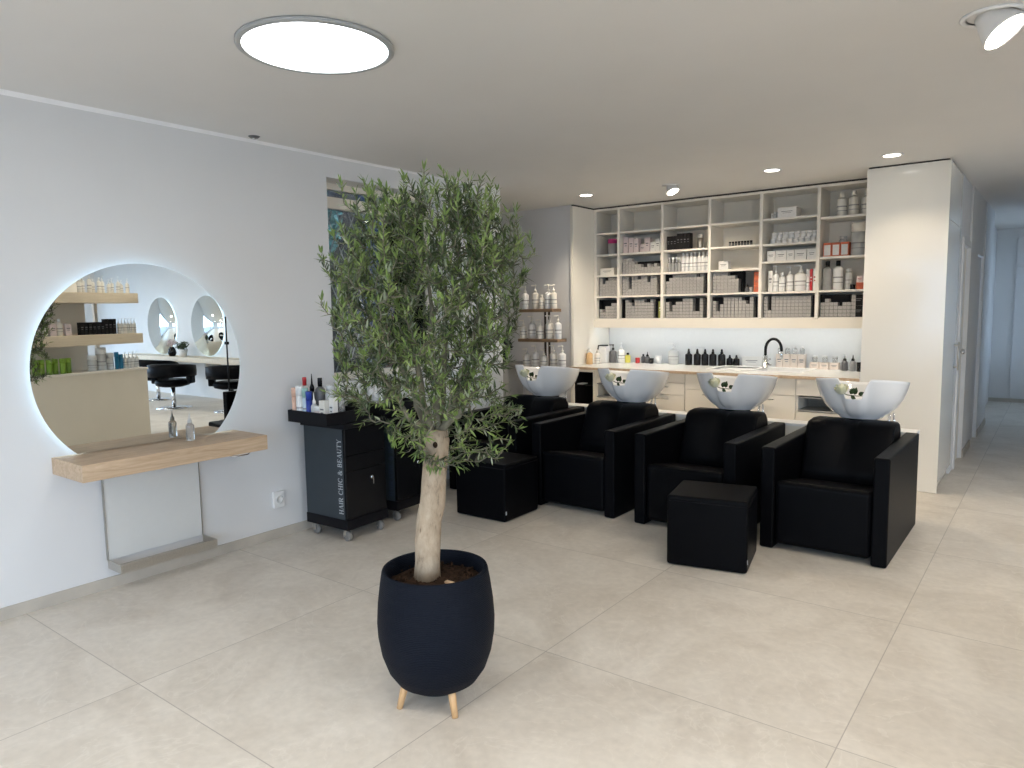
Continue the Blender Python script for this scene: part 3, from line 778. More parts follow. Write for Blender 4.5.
tray1 = [  # kind, x, y, r, h, body, cap, words
    ('tube', 0.105, 2.90, 0.0219, 0.214, 'peach', 'peach', 'peach coloured cylinder bottle at the left end of the front trolley tray'),
    ('tube', 0.165, 2.895, 0.0257, 0.230, 'white_plastic', 'white_plastic', 'white can with dark print beside the peach bottle in the tray'),
    ('cap', 0.125, 2.965, 0.0293, 0.280, 'white_plastic', 'red', 'white bottle with a red cap behind the white can in the tray'),
    ('tube', 0.215, 2.90, 0.0195, 0.219, 'ice', 'mint', 'pale blue bottle with a mint cap in the front trolley tray'),
    ('nozzle', 0.190, 2.975, 0.0293, 0.305, 'dark_grey', 'black_gloss', 'tallest dark nozzle bottle in the front trolley tray'),
    ('tube', 0.252, 2.90, 0.0195, 0.198, 'blue', 'blue', 'deep blue bottle in the front trolley tray'),
    ('cap', 0.262, 2.985, 0.0329, 0.280, 'dark_grey', 'black_gloss', 'dark grey bottle with black cap, behind the small white nozzle bottle'),
    ('nozzle', 0.298, 2.905, 0.0219, 0.193, 'milky', 'white_plastic', 'small milky nozzle bottle right of the blue bottle in the tray'),
    ('jar', 0.338, 2.905, 0.0244, 0.107, 'box_pink', 'white_plastic', 'small pale pink jar at the front of the trolley tray'),
    ('wide', 0.325, 3.02, 0.0366, 0.230, 'milky', 'milky', 'milky bottle behind the cream box in the front trolley tray'),
    ('pump', 0.405, 3.03, 0.0317, 0.268, 'clear_plastic', 'white_plastic', 'clear pump bottle at the back right of the front trolley tray')]
for (k, x, y, r, h, b, c, lb) in tray1: bottle(k, x, y, T1Z, r, h, b, c, lb, 'bottles in the front trolley tray')
carton(0.385, 2.915, T1Z, 0.05, 0.04, 0.145, 'cream_plastic', 'cream box at the right end of the front trolley tray', None, 0.1, 'carton')
carton(0.435, 2.95, T1Z, 0.04, 0.04, 0.165, 'box_white', 'white box beside the cream box in the front trolley tray', None, 0.0, 'carton')
tray2 = [('spray', 0.09, 3.46, 0.026, 0.235), ('pump', 0.155, 3.45, 0.027, 0.225), ('spray', 0.22, 3.47, 0.026, 0.245), ('pump', 0.285, 3.45, 0.028, 0.215), ('spray', 0.35, 3.46, 0.026, 0.23)]
for i, (k, x, y, r, h) in enumerate(tray2):
    bottle(k, x, y, T1Z, r, h, 'milky' if i % 2 else 'white_plastic', 'white_plastic', 'white salon bottle, %s of those in the rear trolley tray' % nth(i, 5), 'white bottles in the rear trolley tray')

# ------------------------------------------------------------------ wash chairs with basins
def basin_fill(bm):
    RX, RY, ZB, ZR = 0.290, 0.250, 0.0, 0.258
    seg = 72
    def rim_h(a):
        # the neck dip faces the sitter (-Y)
        d = abs(math.atan2(math.sin(a+PI/2), math.cos(a+PI/2)))
        w = 0.40
        k = 0.0 if d > w else 0.5*(1+math.cos(PI*d/w))
        k = min(1.0, k*1.5) if k < 0.6667 else 1.0
        k = k*k*(3-2*k)
        back = 0.5*(1+math.sin(a))
        return ZR + 0.030*(1-back) - 0.040*back - 0.135*k
    outer = [(0.45, 0.0), (0.47, 0.018), (0.49, 0.055), (0.635, 0.16), (0.775, 0.33), (0.885, 0.55), (0.955, 0.78), (0.990, 0.94), (1.0, 1.0)]
    inner = [(0.965, 1.0), (0.93, 0.90), (0.89, 0.72), (0.79, 0.50), (0.60, 0.33), (0.36, 0.22), (0.12, 0.19), (0.0, 0.19)]
    rings = []
    for (s, tt) in outer + inner:
        ring = []
        for k in range(seg):
            a = 2*PI*k/seg
            h = rim_h(a)
            # superellipse-like plan, wider shoulders
            ca, sa = math.cos(a), math.sin(a)
            e = 1.0/((abs(ca)**2.5 + abs(sa)**2.5)**(1/2.5))
            z = tt*h
            ring.append(bm.verts.new((RX*s*ca*e, RY*s*sa*e, z)))
        rings.append(ring)
    for a, b in zip(rings, rings[1:]):
        for k in range(seg):
            f = bm.faces.new((a[k], a[(k+1) % seg], b[(k+1) % seg], b[k])); f.smooth = True
    bm.faces.new(rings[0][::-1])
    bmesh.ops.remove_doubles(bm, verts=rings[-1], dist=1e-5)

def wash_chair(label, loc):
    t = thing('wash_chair', label, 'chair', loc, 0, 'backwash chairs in a row')
    W, D = 0.72, 1.03     # local origin: front-left floor corner
    obj('armrest', lambda bm: box(bm, 0, 0.085, 0, D, 0.004, 0.637, 0.012, 3), M['leather'], t)
    obj('armrest', lambda bm: box(bm, W-0.085, W, 0, D, 0.004, 0.637, 0.012, 3), M['leather'], t)
    def seat(bm):
        box(bm, 0.088, W-0.088, 0.004, 0.66, 0.035, 0.432, 0.03, 4)
        for v in bm.verts:
            if v.co.z > 0.25: v.co.z -= max(0, v.co.y-0.06)*0.17
    obj('seat', seat, M['leather'], t)
    def back(bm):
        prof = [(0.50, 0.33), (0.555, 0.45), (0.62, 0.62), (0.655, 0.705), (0.69, 0.728), (0.78, 0.735), (0.86, 0.73), (0.90, 0.69), (0.92, 0.50), (0.92, 0.20), (0.70, 0.20)]
        xs = [0.092, 0.105, 0.125, 0.30, 0.315, 0.36, 0.405, 0.42, 0.595, 0.615, W-0.092]
        rings = []
        for i, x in enumerate(xs):
            mid = 1.0 if 3 < i < 7 else 0.0
            inset = 0.018 if i in (0, len(xs)-1) else (0.005 if i in (1, len(xs)-2) else 0.0)
            dent = 0.012 if i == 5 else (0.010 if mid else 0.0)
            ring = []
            for (y, z) in prof:
                yy = 0.76 + (y-0.76)*(1-inset*2.5); zz = z - (inset if z > 0.6 else 0)
                if z > 0.45 and y < 0.74: yy += dent*2.0
                if z > 0.7: zz -= dent
                ring.append(bm.verts.new((x, yy, zz)))
            rings.append(ring)
        for a, b in zip(rings, rings[1:]):
            for k in range(len(prof)):
                f = bm.faces.new((a[k], a[(k+1) % len(prof)], b[(k+1) % len(prof)], b[k])); f.smooth = True
        bm.faces.new(rings[0][::-1]); bm.faces.new(rings[-1])
    obj('backrest', back, M['leather'], t)
    obj('rear_frame', lambda bm: box(bm, 0.088, W-0.088, 0.925, D-0.012, 0.02, 0.60, 0.008), M['black'], t)
    b = obj('basin', basin_fill, M['ceramic'], t, (0.372, 0.945, 0.730))
    obj('neck_mount', lambda bm: (lathe(bm, [(0.104, -0.10), (0.104, -0.010), (0.10, 0.0)], 32, cap1=True), ), M['black'], b)
    obj('drain', lambda bm: lathe(bm, [(0.028, 0.050), (0.028, 0.056), (0.0, 0.057)], 20, cap0=False), M['chrome'], b)
    def lever(bm):
        tube(bm, [(0.17, -0.02, -0.072), (0.175, -0.03, -0.03), (0.185, -0.02, 0.035)], 0.008, 8)
        tube(bm, [(0.205, -0.01, -0.072), (0.21, -0.015, -0.02), (0.205, -0.01, 0.045)], 0.007, 8)
    obj('shower_hose', lever, M['chrome'], b)
    for (x, y) in ((0.04, 0.04), (W-0.04, 0.04), (0.04, D-0.05), (W-0.04, D-0.05)):
        obj('foot', (lambda bm, x=x, y=y: lathe(bm, [(0.02, 0), (0.02, 0.006)], 12, (x, y, 0))), M['black'], t)
    return t
wc = wash_chair('black wash chair with white basin, nearest the tall white cabinet', (2.690, 4.42, 0))
dup(wc, (1.815, 4.42, 0), 0, 'black wash chair with white basin, second from the tall white cabinet')
dup(wc, (0.940, 4.42, 0), 0, 'black wash chair with white basin, third from the tall white cabinet')
dup(wc, (0.072, 4.42, 0), 0, 'black wash chair with white basin, partly hidden by the olive tree')
t = thing('rear_housing', 'low white service box running behind the wash chairs', 'housing', (0.05, 5.478, 0))
obj('cabinet', lambda bm: box(bm, 0, 3.335, 0, 0.15, 0.0, 0.61, 0.002), M['gloss_white'], t)
obj('cover', lambda bm: box(bm, -0.004, 3.339, -0.004, 0.154, 0.61, 0.632, 0.002), M['white_plastic'], t)

def footstool(label, loc, rz):
    t = thing('footstool', label, 'footstool', loc, rz, 'cube footstools')
    w, d, h = 0.455, 0.42, 0.418
    obj('upholstery', lambda bm: box(bm, 0, w, 0, d, 0.006, h, 0.016, 3), M['leather'], t)
    obj('seam', lambda bm: (tube(bm, [(0.012, -0.0005, h-0.03), (w-0.012, -0.0005, h-0.03)], 0.0022, 6), tube(bm, [(w+0.0005, 0.012, h-0.03), (w+0.0005, d-0.012, h-0.03)], 0.0022, 6)), M['black'], t)
    obj('tag', lambda bm: box(bm, w-0.0005, w+0.0012, 0.006, 0.018, 0.06, 0.085), M['tag'], t)
    for (x, y) in ((0.05, 0.05), (w-0.05, 0.05), (0.05, d-0.05), (w-0.05, d-0.05)):
        obj('foot', (lambda bm, x=x, y=y: lathe(bm, [(0.018, 0), (0.018, 0.008)], 12, (x, y, 0))), M['black'], t)
    return t
fs = footstool('black cube footstool in front of the second wash chair from the cabinet', (2.355, 3.795, 0), 0.20)
dup(fs, (0.625, 3.89, 0), 0.02, 'black cube footstool partly behind the olive tree')

# roses in the neck dips
def rose(label, loc, rz):
    t = thing('white_rose', label, 'rose', loc, rz, 'cream roses on the basins'); t.scale = (1.22, 1.22, 1.22)
    def blossom(bm):
        rnd = random.Random(11)
        lathe(bm, [(0.0, -0.012), (0.016, -0.010), (0.022, 0.004), (0.015, 0.020), (0.0, 0.024)], 10, cap0=False, cap1=False)
        for ring, (n, rr, lift, hh) in enumerate(((3, 0.013, 0.012, 0.022), (5, 0.022, 0.006, 0.026), (6, 0.031, -0.002, 0.026))):
            for k in range(n):
                a = 2*PI*k/n + ring*0.6
                rows = []
                for i in range(4):
                    u = i/3.0; row = []
                    for j in range(4):
                        v = (j/3.0-0.5)*2
                        aa = a + v*PI/n*1.15
                        r = rr*(0.55+0.45*math.sin(u*PI*0.55)) + (0.006*u*u if ring else -0.004*u)
                        z = -0.012 + lift*u + hh*u*(1-0.22*v*v)
                        row.append(bm.verts.new((r*math.cos(aa), r*math.sin(aa), z)))
                    rows.append(row)
                for i in range(3):
                    for j in range(3):
                        f = bm.faces.new((rows[i][j], rows[i][j+1], rows[i+1][j+1], rows[i+1][j])); f.smooth = True
        for v in bm.verts: v.co = Vector((v.co.x, v.co.z*-0.9 - 0.004, v.co.y*0.9)) if False else Vector((v.co.x, v.co.y*0.95 - v.co.z*0.4, v.co.z*1.45 + v.co.y*0.3))
    obj('blossom', blossom, M['rose'], t, (0, 0, 0.034))
    obj('stem', lambda bm: tube(bm, [(0.0, 0.0, 0.022), (0.03, 0.012, 0.008), (0.075, 0.02, 0.004), (0.115, 0.03, 0.006)], 0.0025, 6), M['rose_leaf'], t)
    def leafm(bm):
        for (bx, by, bz, ax, az, s) in ((0.045, 0.004, 0.014, 0.5, 0.8, 0.044), (0.065, 0.006, 0.012, 0.3, 0.9, 0.046), (0.05, -0.004, 0.006, 0.5, -0.25, 0.036), (0.085, 0.01, 0.012, 0.7, 0.4, 0.036)):
            d = Vector((ax, -0.25, az)).normalized(); s2 = d.cross(Vector((0, 1, 0))).normalized()
            p = Vector((bx, by, bz))
            vs = [bm.verts.new(p + d*s*u + s2*s*w + Vector((0, -0.006*abs(w)*4, 0))) for (u, w) in ((0, 0), (0.25, 0.26), (0.6, 0.28), (1, 0), (0.6, -0.28), (0.25, -0.26))]
            c = bm.verts.new(p + d*s*0.5 + Vector((0, -0.004, 0)))
            for k in range(6): bm.faces.new((vs[k], vs[(k+1) % 6], c))
    obj('leaf_spray', leafm, M['rose_leaf'], t)
    return t
RZ = 0.730 + 0.164
r0 = rose('cream rose with dark leaves on the basin nearest the tall cabinet', (2.985, 5.125, RZ), 0)
dup(r0, (2.110, 5.125, RZ), 0, 'cream rose in the neck dip of the second basin from the cabinet')
dup(r0, (1.235, 5.125, RZ), 0, 'cream rose in the neck dip of the third basin from the cabinet')
dup(r0, (0.367, 5.125, RZ), 0, 'cream rose on the basin half hidden by the olive tree')

# ------------------------------------------------------------------ back counter
CF, CB = 6.47, 7.299
t = thing('worktop', 'long pale worktop above the cream drawer cabinets', 'worktop', (0, 0, 0))
def top_fill(bm):
    # slab with a rectangular cut for the sink
    X0, X1, sx0, sx1, sy0, sy1 = -0.0115, 2.828, 1.40, 2.28, 6.74, 7.20
    for b in ((X0, sx0, CF-0.02, CB), (sx1, X1, CF-0.02, CB), (sx0, sx1, CF-0.02, sy0), (sx0, sx1, sy1, CB)):
        box(bm, b[0], b[1], b[2], b[3], 0.872, 0.895)
obj('slab', top_fill, M['worktop'], t)
obj('edge_band', lambda bm: box(bm, -0.0115, 2.828, CF-0.0235, CF-0.0205, 0.868, 0.893), M['oak'], t)
t = thing('sink', 'white drop in sink with drainer set into the worktop', 'sink', (0, 0, 0))
def sink(bm):
    x0, x1, y0, y1 = 1.385, 2.295, 6.725, 7.215
    zt = 0.902
    # rim
    for b in ((x0, x1, y0, y0+0.03), (x0, x1, y1-0.06, y1), (x0, x0+0.03, y0+0.03, y1-0.06), (x1-0.03, x1, y0+0.03, y1-0.06), (1.80, 1.83, y0+0.03, y1-0.06)):
        box(bm, b[0], b[1], b[2], b[3], 0.8955, zt)
    # bowl and drainer floor
    box(bm, 1.83, x1-0.03, y0+0.03, y1-0.06, 0.74, 0.745)
    box(bm, x0+0.03, 1.80, y0+0.03, y1-0.06, 0.878, 0.884)
    for b in ((1.825, 1.83, y0+0.03, y1-0.06), (x1-0.03, x1-0.025, y0+0.03, y1-0.06), (1.83, x1-0.03, y0+0.025, y0+0.03), (1.83, x1-0.03, y1-0.06, y1-0.055)):
        box(bm, b[0], b[1], b[2], b[3], 0.745, 0.8955)
obj('bowl', sink, M['white_plastic'], t)
obj('drain', lambda bm: lathe(bm, [(0.04, 0.745), (0.04, 0.749), (0.0, 0.750)], 20, (2.05, 6.95, 0), cap0=False), M['chrome'], t)
t = thing('faucet', 'kitchen faucet with black arched hose beside the sink', 'faucet', (1.868, 7.02, 0.9025))
obj('base', lambda bm: (lathe(bm, [(0.026, 0), (0.026, 0.01), (0.022, 0.012), (0.022, 0.12), (0.018, 0.125)], 18), tube(bm, [(0.0, 0, 0.075), (0.05, -0.01, 0.09)], [0.012, 0.010], 10)), M['chrome'], t)
obj('arched_hose', lambda bm: tube(bm, [(0, 0, 0.122), (0, 0, 0.18)] + [(0.082*(1-math.cos(a)), -0.02*(1-math.cos(a)), 0.18+0.105*math.sin(a)) for a in [PI*k/16 for k in range(1, 17)]] + [(0.164, -0.04, 0.17)], 0.0135, 10), M['black_gloss'], t)
obj('spray_head', lambda bm: lathe(bm, [(0.012, 0.17), (0.016, 0.145), (0.017, 0.10), (0.014, 0.095)], 14, (0.164, -0.04, 0)), M['chrome'], t)
obj('lever', lambda bm: tube(bm, [(0.02, -0.006, 0.05), (0.055, -0.03, 0.035), (0.07, -0.045, 0.04)], [0.008, 0.007, 0.006], 8), M['chrome'], t)

# cabinets under the worktop
def cabinet(label, x0, x1, fronts):
    """fronts: list of (kind, za, zb, xa, xb) in cabinet space"""
    t = thing('base_cabinet', label, 'cabinet', (x0, CF, 0))
    w = x1-x0; d = CB-CF-0.02
    obj('body', lambda bm: (box(bm, 0, 0.016, 0.02, d, 0.08, 0.866), box(bm, w-0.016, w, 0.02, d, 0.08, 0.866), box(bm, 0.016, w-0.016, 0.02, d, 0.08, 0.096), box(bm, 0.016, w-0.016, d-0.012, d, 0.096, 0.866)), M['cream'], t)
    obj('plinth', lambda bm: box(bm, 0, w, 0.05, 0.065, 0.0, 0.08), M['dark_grey'], t)
    for (kind, za, zb, xa, xb) in fronts:
        if kind == 'open':
            obj('niche', (lambda bm: (box(bm, xa, xb, 0.30, 0.312, za, zb), box(bm, xa, xb, 0.002, 0.30, za-0.012, za), box(bm, xa, xb, 0.002, 0.30, zb, zb+0.01))), M['dim_cabinet'], t)
        else:
            f = obj('drawer', (lambda bm: box(bm, xa+0.0025, xb-0.0025, 0.0, 0.019, za+0.002, zb-0.002, 0.001)), M['cream'], t)
            hx = (xa+xb)/2; hz = zb-0.045; hw = min(0.075, (xb-xa)*0.3)
            obj('handle', (lambda bm: (box(bm, hx-hw, hx+hw, -0.022, -0.014, hz, hz+0.008), box(bm, hx-hw, hx-hw+0.008, -0.014, 0, hz, hz+0.008), box(bm, hx+hw-0.008, hx+hw, -0.014, 0, hz, hz+0.008))), M['chrome'], f)
    return t
t = thing('open_shelf', 'narrow open black compartment at the counter\'s end behind the hidden wash chair', 'shelf', (0.0, CF, 0))
obj('frame', lambda bm: (box(bm, -0.0115, 0.03, 0.0, 0.80, 0, 0.868), box(bm, 0.262, 0.292, 0.0, 0.80, 0, 0.868), box(bm, 0.03, 0.262, 0.0, 0.80, 0.84, 0.868)), M['cream'], t)
obj('lining', lambda bm: (box(bm, 0.0305, 0.2615, 0.50, 0.51, 0.0, 0.838), box(bm, 0.0305, 0.034, 0.012, 0.5, 0.0, 0.838), box(bm, 0.258, 0.2615, 0.012, 0.5, 0.0, 0.838)), M['black_card'], t)
obj('shelf_board', lambda bm: box(bm, 0.0345, 0.2575, 0.02, 0.48, 0.69, 0.70), M['black_card'], t)
for k, z in enumerate((0.701,)):
    carton(0.085, CF+0.08, z, 0.07, 0.10, 0.012, 'box_white', 'flat white packet lying in the open black compartment', None, 0, 'packet')
cabinet('cream cabinet with open niche behind the third basin from the tall cabinet', 0.293, 0.80,
        [('drawer', 0.735, 0.866, 0.0, 0.507), ('open', 0.595, 0.72, 0.016, 0.491), ('drawer', 0.34, 0.58, 0.0, 0.507), ('drawer', 0.09, 0.34, 0.0, 0.507)])
cabinet('cream drawer cabinet between the second and third basins', 0.802, 1.283,
        [('drawer', 0.775, 0.866, 0.0, 0.481), ('drawer', 0.655, 0.775, 0.0, 0.481), ('drawer', 0.42, 0.655, 0.0, 0.481), ('drawer', 0.09, 0.42, 0.0, 0.481)])
cabinet('cream drawer cabinet left of the sink, behind the second basin', 1.285, 1.798,
        [('drawer', 0.72, 0.866, 0.0, 0.513), ('drawer', 0.42, 0.72, 0.0, 0.513), ('drawer', 0.09, 0.42, 0.0, 0.513)])
cabinet('cream cabinet with tall front below the sink', 1.80, 2.313,
        [('drawer', 0.715, 0.866, 0.0, 0.513), ('drawer', 0.09, 0.715, 0.0, 0.513)])
cabinet('cream cabinet with open niche beside the tall white cabinet', 2.315, 2.826,
        [('drawer', 0.72, 0.866, 0.0, 0.511), ('open', 0.595, 0.70, 0.02, 0.491), ('drawer', 0.34, 0.58, 0.0, 0.511), ('drawer', 0.09, 0.34, 0.0, 0.511)])

# ------------------------------------------------------------------ wall shelving
SF, SB = 6.955, 7.292
DX = [0.010, 0.295, 0.807, 1.316, 1.824, 2.342, 2.815]
ROWS = [2.32, 2.09, 1.865, 1.638, 1.392]
ROWC = {0: ROWS, 1: ROWS, 2: ROWS, 3: ROWS, 4: [2.32, 2.085, 1.923, 1.636, 1.392], 5: [2.292, 1.938, 1.638, 1.392]}
t = thing('storage_shelving', 'cream built-in shelving of six open columns above the counter', 'shelving', (0, 0, 0))
obj('side_panel', lambda bm: box(bm, -0.045, -0.012, 6.53, 7.295, 0.0, 2.578), M['gloss_white'], t)
obj('back', lambda bm: box(bm, -0.012, 2.828, SB-0.004, 7.298, 1.30, 2.572), M['shelf_back'], t)
for i, x in enumerate(DX):
    w = 0.016
    obj('divider', (lambda bm, x=x: box(bm, x-w, x+min(w, 0.0125), SF, SB-0.0045, 1.385, 2.555)), M['shelf_white'], t)
obj('top_board', lambda bm: box(bm, -0.012, 2.828, SF, SB-0.0045, 2.555, 2.578), M['shelf_white'], t)
obj('valance', lambda bm: box(bm, -0.012, 2.828, SF-0.001, SF+0.018, 1.292, 1.381), M['cream'], t)
obj('bottom_board', lambda bm: box(bm, -0.012, 2.828, SF+0.0185, SB-0.0045, 1.360, 1.381), M['shelf_white'], t)
obj('light_strip', lambda bm: box(bm, 0.05, 2.78, SF+0.05, SF+0.085, 1.348, 1.3595), M['led_strip'], t)
for c in range(6):
    for z in ROWC[c]:
        obj('shelf_board', (lambda bm, c=c, z=z: box(bm, DX[c]+0.0163, DX[c+1]-0.0163, SF+0.002, SB-0.005, z-0.02, z)), M['shelf_white'], t)
t = thing('shade_strip', 'thin dark strip painting the shade between shelving top and ceiling', 'joint')
obj('strip', lambda bm: (box(bm, -0.045, 2.828, SF+0.012, 7.29, 2.5785, CZ-0.0006), box(bm, -0.04, -0.02, 6.55, 6.966, 2.5785, CZ-0.0006)), M['gap_shade'], t)  # dark filler standing in for shade in the gap

# tall cabinet
t = thing('tall_cabinet', 'tall glossy white cabinet block right of the shelving', 'cabinet', (0, 0, 0))
obj('carcass', lambda bm: box(bm, 2.832, 3.392, 6.482, 7.295, 0.072, 2.578, 0.002), M['gloss_white'], t)
obj('front_panel', lambda bm: box(bm, 2.830, 3.412, 6.462, 6.4815, 0.004, 2.582, 0.0015), M['gloss_white'], t)
d = obj('door', lambda bm: (box(bm, 3.393, 3.411, 6.484, 7.30, 0.085, 2.14, 0.0015), box(bm, 3.393, 3.411, 6.484, 7.30, 2.144, 2.58, 0.0015)), M['gloss_white'], t)
obj('handle', lambda bm: (tube(bm, [(3.445, 7.20, 0.93), (3.445, 7.20, 1.17)], 0.007, 10), tube(bm, [(3.411, 7.20, 0.955), (3.445, 7.20, 0.955)], 0.006, 8), tube(bm, [(3.411, 7.20, 1.145), (3.445, 7.20, 1.145)], 0.006, 8)), M['steel'], d)
obj('plinth', lambda bm: box(bm, 2.85, 3.385, 6.50, 7.29, 0.0, 0.071), M['skirting'], t)
obj('shade_strip', lambda bm: box(bm, 2.838, 3.40, 6.475, 7.29, 2.5825, CZ-0.0006), M['gap_shade'], t)  # dark filler painting the shade above the cabinet

# ------------------------------------------------------------------ hair colour boxes
CAM = Vector((4.13, 0, 1.5))
cells = {  # (column,row): heights of the box columns, left to right (0 = the black tray shows)
    (0, 3): [5, 3, 4, 5, 5, 5], (0, 4): [3, 2, 4, 4, 5, 5],
    (1, 2): [5, 5, 5, 4, 3, 3, 2, 2, 3, 2, 3, 2], (1, 3): [5, 5, 2, 5, 5, 4, 5, 5, 3, 5, 5, 0], (1, 4): [0, 5, 4, 3, 5, 5, 5, 4, 4, 5, 0, 0],
    (2, 3): [3, 4, 5, 5, 5, 5, 5, 5, 5, 4, 5, 0], (2, 4): [4, 2, 3, 4, 4, 5, 5, 6, 2, 2, 5, 0],
    (3, 3): [5, 5, 5, 5, 4, 4, 3, 0, 0, 0, 0, 0], (3, 4): [4, 2, 3, 5, 5, 5, 6, 5, 4, 3, 5, 0],
    (4, 4): [5, 2, 5, 6, 6, 6, 6, 6, 6, 6, 6, 5, 0], (5, 3): [4, 5, 4, 4, 3, 4, 4, 6, 0, 0, 0]}
CW = {0: 'first', 1: 'second', 2: 'third', 3: 'fourth', 4: 'fifth', 5: 'sixth'}
allb = []
BW, BH = 0.0372, 0.0332
for (c, r), hs in cells.items():
    zr = ROWC[c][r]
    x0 = DX[c] + 0.018 + 0.006
    iw = DX[c+1] - DX[c] - 0.048
    step = min(BW, iw/len(hs))
    nm = 'lowest' if zr < 1.4 else ('second lowest' if zr < 1.7 else 'middle')
    t = thing('display_tray', 'black open card tray in the %s cubby, %s shelf column' % (nm, CW[c]), 'tray', (x0-0.003, 7.0, zr+0.0005))
    hgt = 0.206 if zr < 1.7 else 0.13
    if (c, r) == (5, 3): iw -= 0.175
    tw = iw
    if (c, r) == (1, 4): tw = iw - 0.05
    if (c, r) == (3, 3): tw = iw - 0.16
    obj('back_panel', (lambda bm: box(bm, 0, tw+0.006, 0.072, 0.076, 0.003, hgt)), M['black_card'], t)
    obj('base', (lambda bm: box(bm, 0, tw+0.006, 0.0, 0.076, 0.0, 0.0025)), M['black_card'], t)
    obj('side_wall', (lambda bm: box(bm, 0, 0.0025, 0.0, 0.072, 0.0025, hgt)), M['black_card'], t)
    obj('side_wall', (lambda bm: box(bm, tw+0.0035, tw+0.006, 0.0, 0.072, 0.0025, hgt)), M['black_card'], t)
    for k, h in enumerate(hs):
        if zr < 1.7 and 3 <= h <= 5 and (c, r) not in ((5, 3), (0, 4)): h += 1
        for j in range(h):
            p = Vector((x0 + step*(k+0.5), 7.0, zr + 0.0035 + BH*j))
            if j*BH + BH > 0.207: continue
            allb.append(((p-CAM).length, p, step, c, nm))
allb.sort(key=lambda a: a[0])
tiny_me = {}
def tiny(step):
    k = round(step, 4)
    if k not in tiny_me:
        tiny_me[k] = mesh_of('colour_box', lambda bm: box(bm, -step/2+0.0012, step/2-0.0012, -0.0, 0.068, 0.0, BH-0.0026), M['box_grey'])
    return tiny_me[k]
for (d, p, step, c, nm) in allb[:300]:
    o = obj('colour_box', tiny(step), None, None, p)
    tag(o, 'small grey hair colour box stacked in the %s cubby, %s shelf column' % (nm, CW[c]), 'box', 'grey boxes in the %s cubby of the %s column' % (nm, CW[c]))
def rest(bm):
    for (d, p, step, c, nm) in allb[300:]:
        box(bm, p.x-step/2+0.0012, p.x+step/2-0.0012, p.y, p.y+0.068, p.z, p.z+BH-0.0026)
if len(allb) > 300:
    o = obj('colour_box_stacks', rest, M['box_grey'])
    tag(o, 'remaining small grey hair colour boxes in the left shelf columns', 'box'); o['kind'] = 'stuff'

# ------------------------------------------------------------------ goods on the shelves
def zrow(c, r): return ROWC[c][r] + 0.0005
Y0 = 7.06
# top row
for i, x in enumerate((1.90, 1.925, 1.955)):
    carton(x, Y0, zrow(4, 0), 0.022, 0.05, 0.055 + 0.012*(i % 2), 'box_white', 'tiny white box, %s beside the wide white box, top of fifth column' % nth(i, 3), 'tiny white boxes, top of the fifth column')
carton(2.05, Y0, zrow(4, 0), 0.17, 0.16, 0.09, 'box_white', 'wide white box in the top cubby of the fifth column')
for i, x in enumerate((2.50, 2.60, 2.705)):
    bottle('cap', x, Y0+0.04, zrow(5, 0), 0.043, 0.215 + 0.01*(i % 2), 'cream_plastic', 'cream_plastic', 'large cream bottle, %s in the top cubby of the sixth column' % nth(i, 3), 'large cream bottles, top of sixth column')
# second row
bottle('jar', 0.165, Y0, zrow(0, 1), 0.050, 0.165, 'mid_grey', 'magenta', 'grey tub with magenta lid in the first shelf column')
px = [(0.345, 0.055, 0.175), (0.41, 0.055, 0.16), (0.47, 0.05, 0.15), (0.545, 0.055, 0.085), (0.60, 0.055, 0.15), (0.665, 0.055, 0.10), (0.72, 0.05, 0.13), (0.765, 0.03, 0.145)]
for i, (x, w, h) in enumerate(px):
    carton(x, Y0, zrow(1, 1), w, 0.07, h, 'box_pink' if i < 5 else 'box_white', 'pale pink upright box, %s in the second column' % nth(i, len(px)) if i < 5 else 'pale white upright box, %s of the row in the second column' % nth(i, len(px)), 'pale boxes in the second column')
for i in range(7):
    carton(0.855+0.036*i, Y0-0.02, zrow(2, 1), 0.033, 0.08, 0.142+0.022*(i > 2), 'black_card', 'narrow black box, %s of the row in the third column' % nth(i, 7), 'black boxes in the third column', 0.0)
bottle('tube', 1.185, Y0-0.02, zrow(2, 1), 0.030, 0.145, 'steel', 'mid_grey', 'silver can beside the black boxes in the third column')
for i in range(8):
    bottle('jar', 1.485+0.030*i, Y0, zrow(3, 1), 0.0125, 0.048, 'dark_grey', 'black_gloss', 'tiny dark vial, %s of the row in the fourth column' % nth(i, 8), 'tiny dark vials in the fourth column', 8)
for j in range(2):
    for i in range(8):
        bottle('jar', 1.905+0.053*i + (0.012 if j else 0), Y0, zrow(4, 1)+0.0535*j, 0.0245, 0.053, 'white_plastic', 'white_plastic', 'small white jar, %s in the %s row, fifth column' % (nth(i, 8), 'upper' if j else 'lower'), 'small white jars in the fifth column', 12)
for i in range(3):
    x = 2.405+0.073*i
    carton(x, Y0, zrow(5, 1), 0.070, 0.08, 0.125, 'box_orange', 'orange edged box, %s of three in the sixth column' % nth(i, 3), 'orange edged boxes in the sixth column', 0, 'gift_box', 'box_white')
    f = [o for o in COL.objects if o.name.startswith('gift_box')][-1]
    obj('front_window', lambda bm: box(bm, -0.027, 0.027, -0.0412, -0.0395, 0.012, 0.105), M['box_white'], f)
bottle('jar', 2.652, Y0+0.02, zrow(5, 1), 0.060, 0.29, 'milky', 'cream_plastic', 'big milky canister beside the orange boxes in the sixth column', None, 20)
bottle('wide', 2.50, Y0+0.13, zrow(5, 1), 0.04, 0.19, 'milky', 'milky', 'milky bottle standing behind the orange boxes in the sixth column')
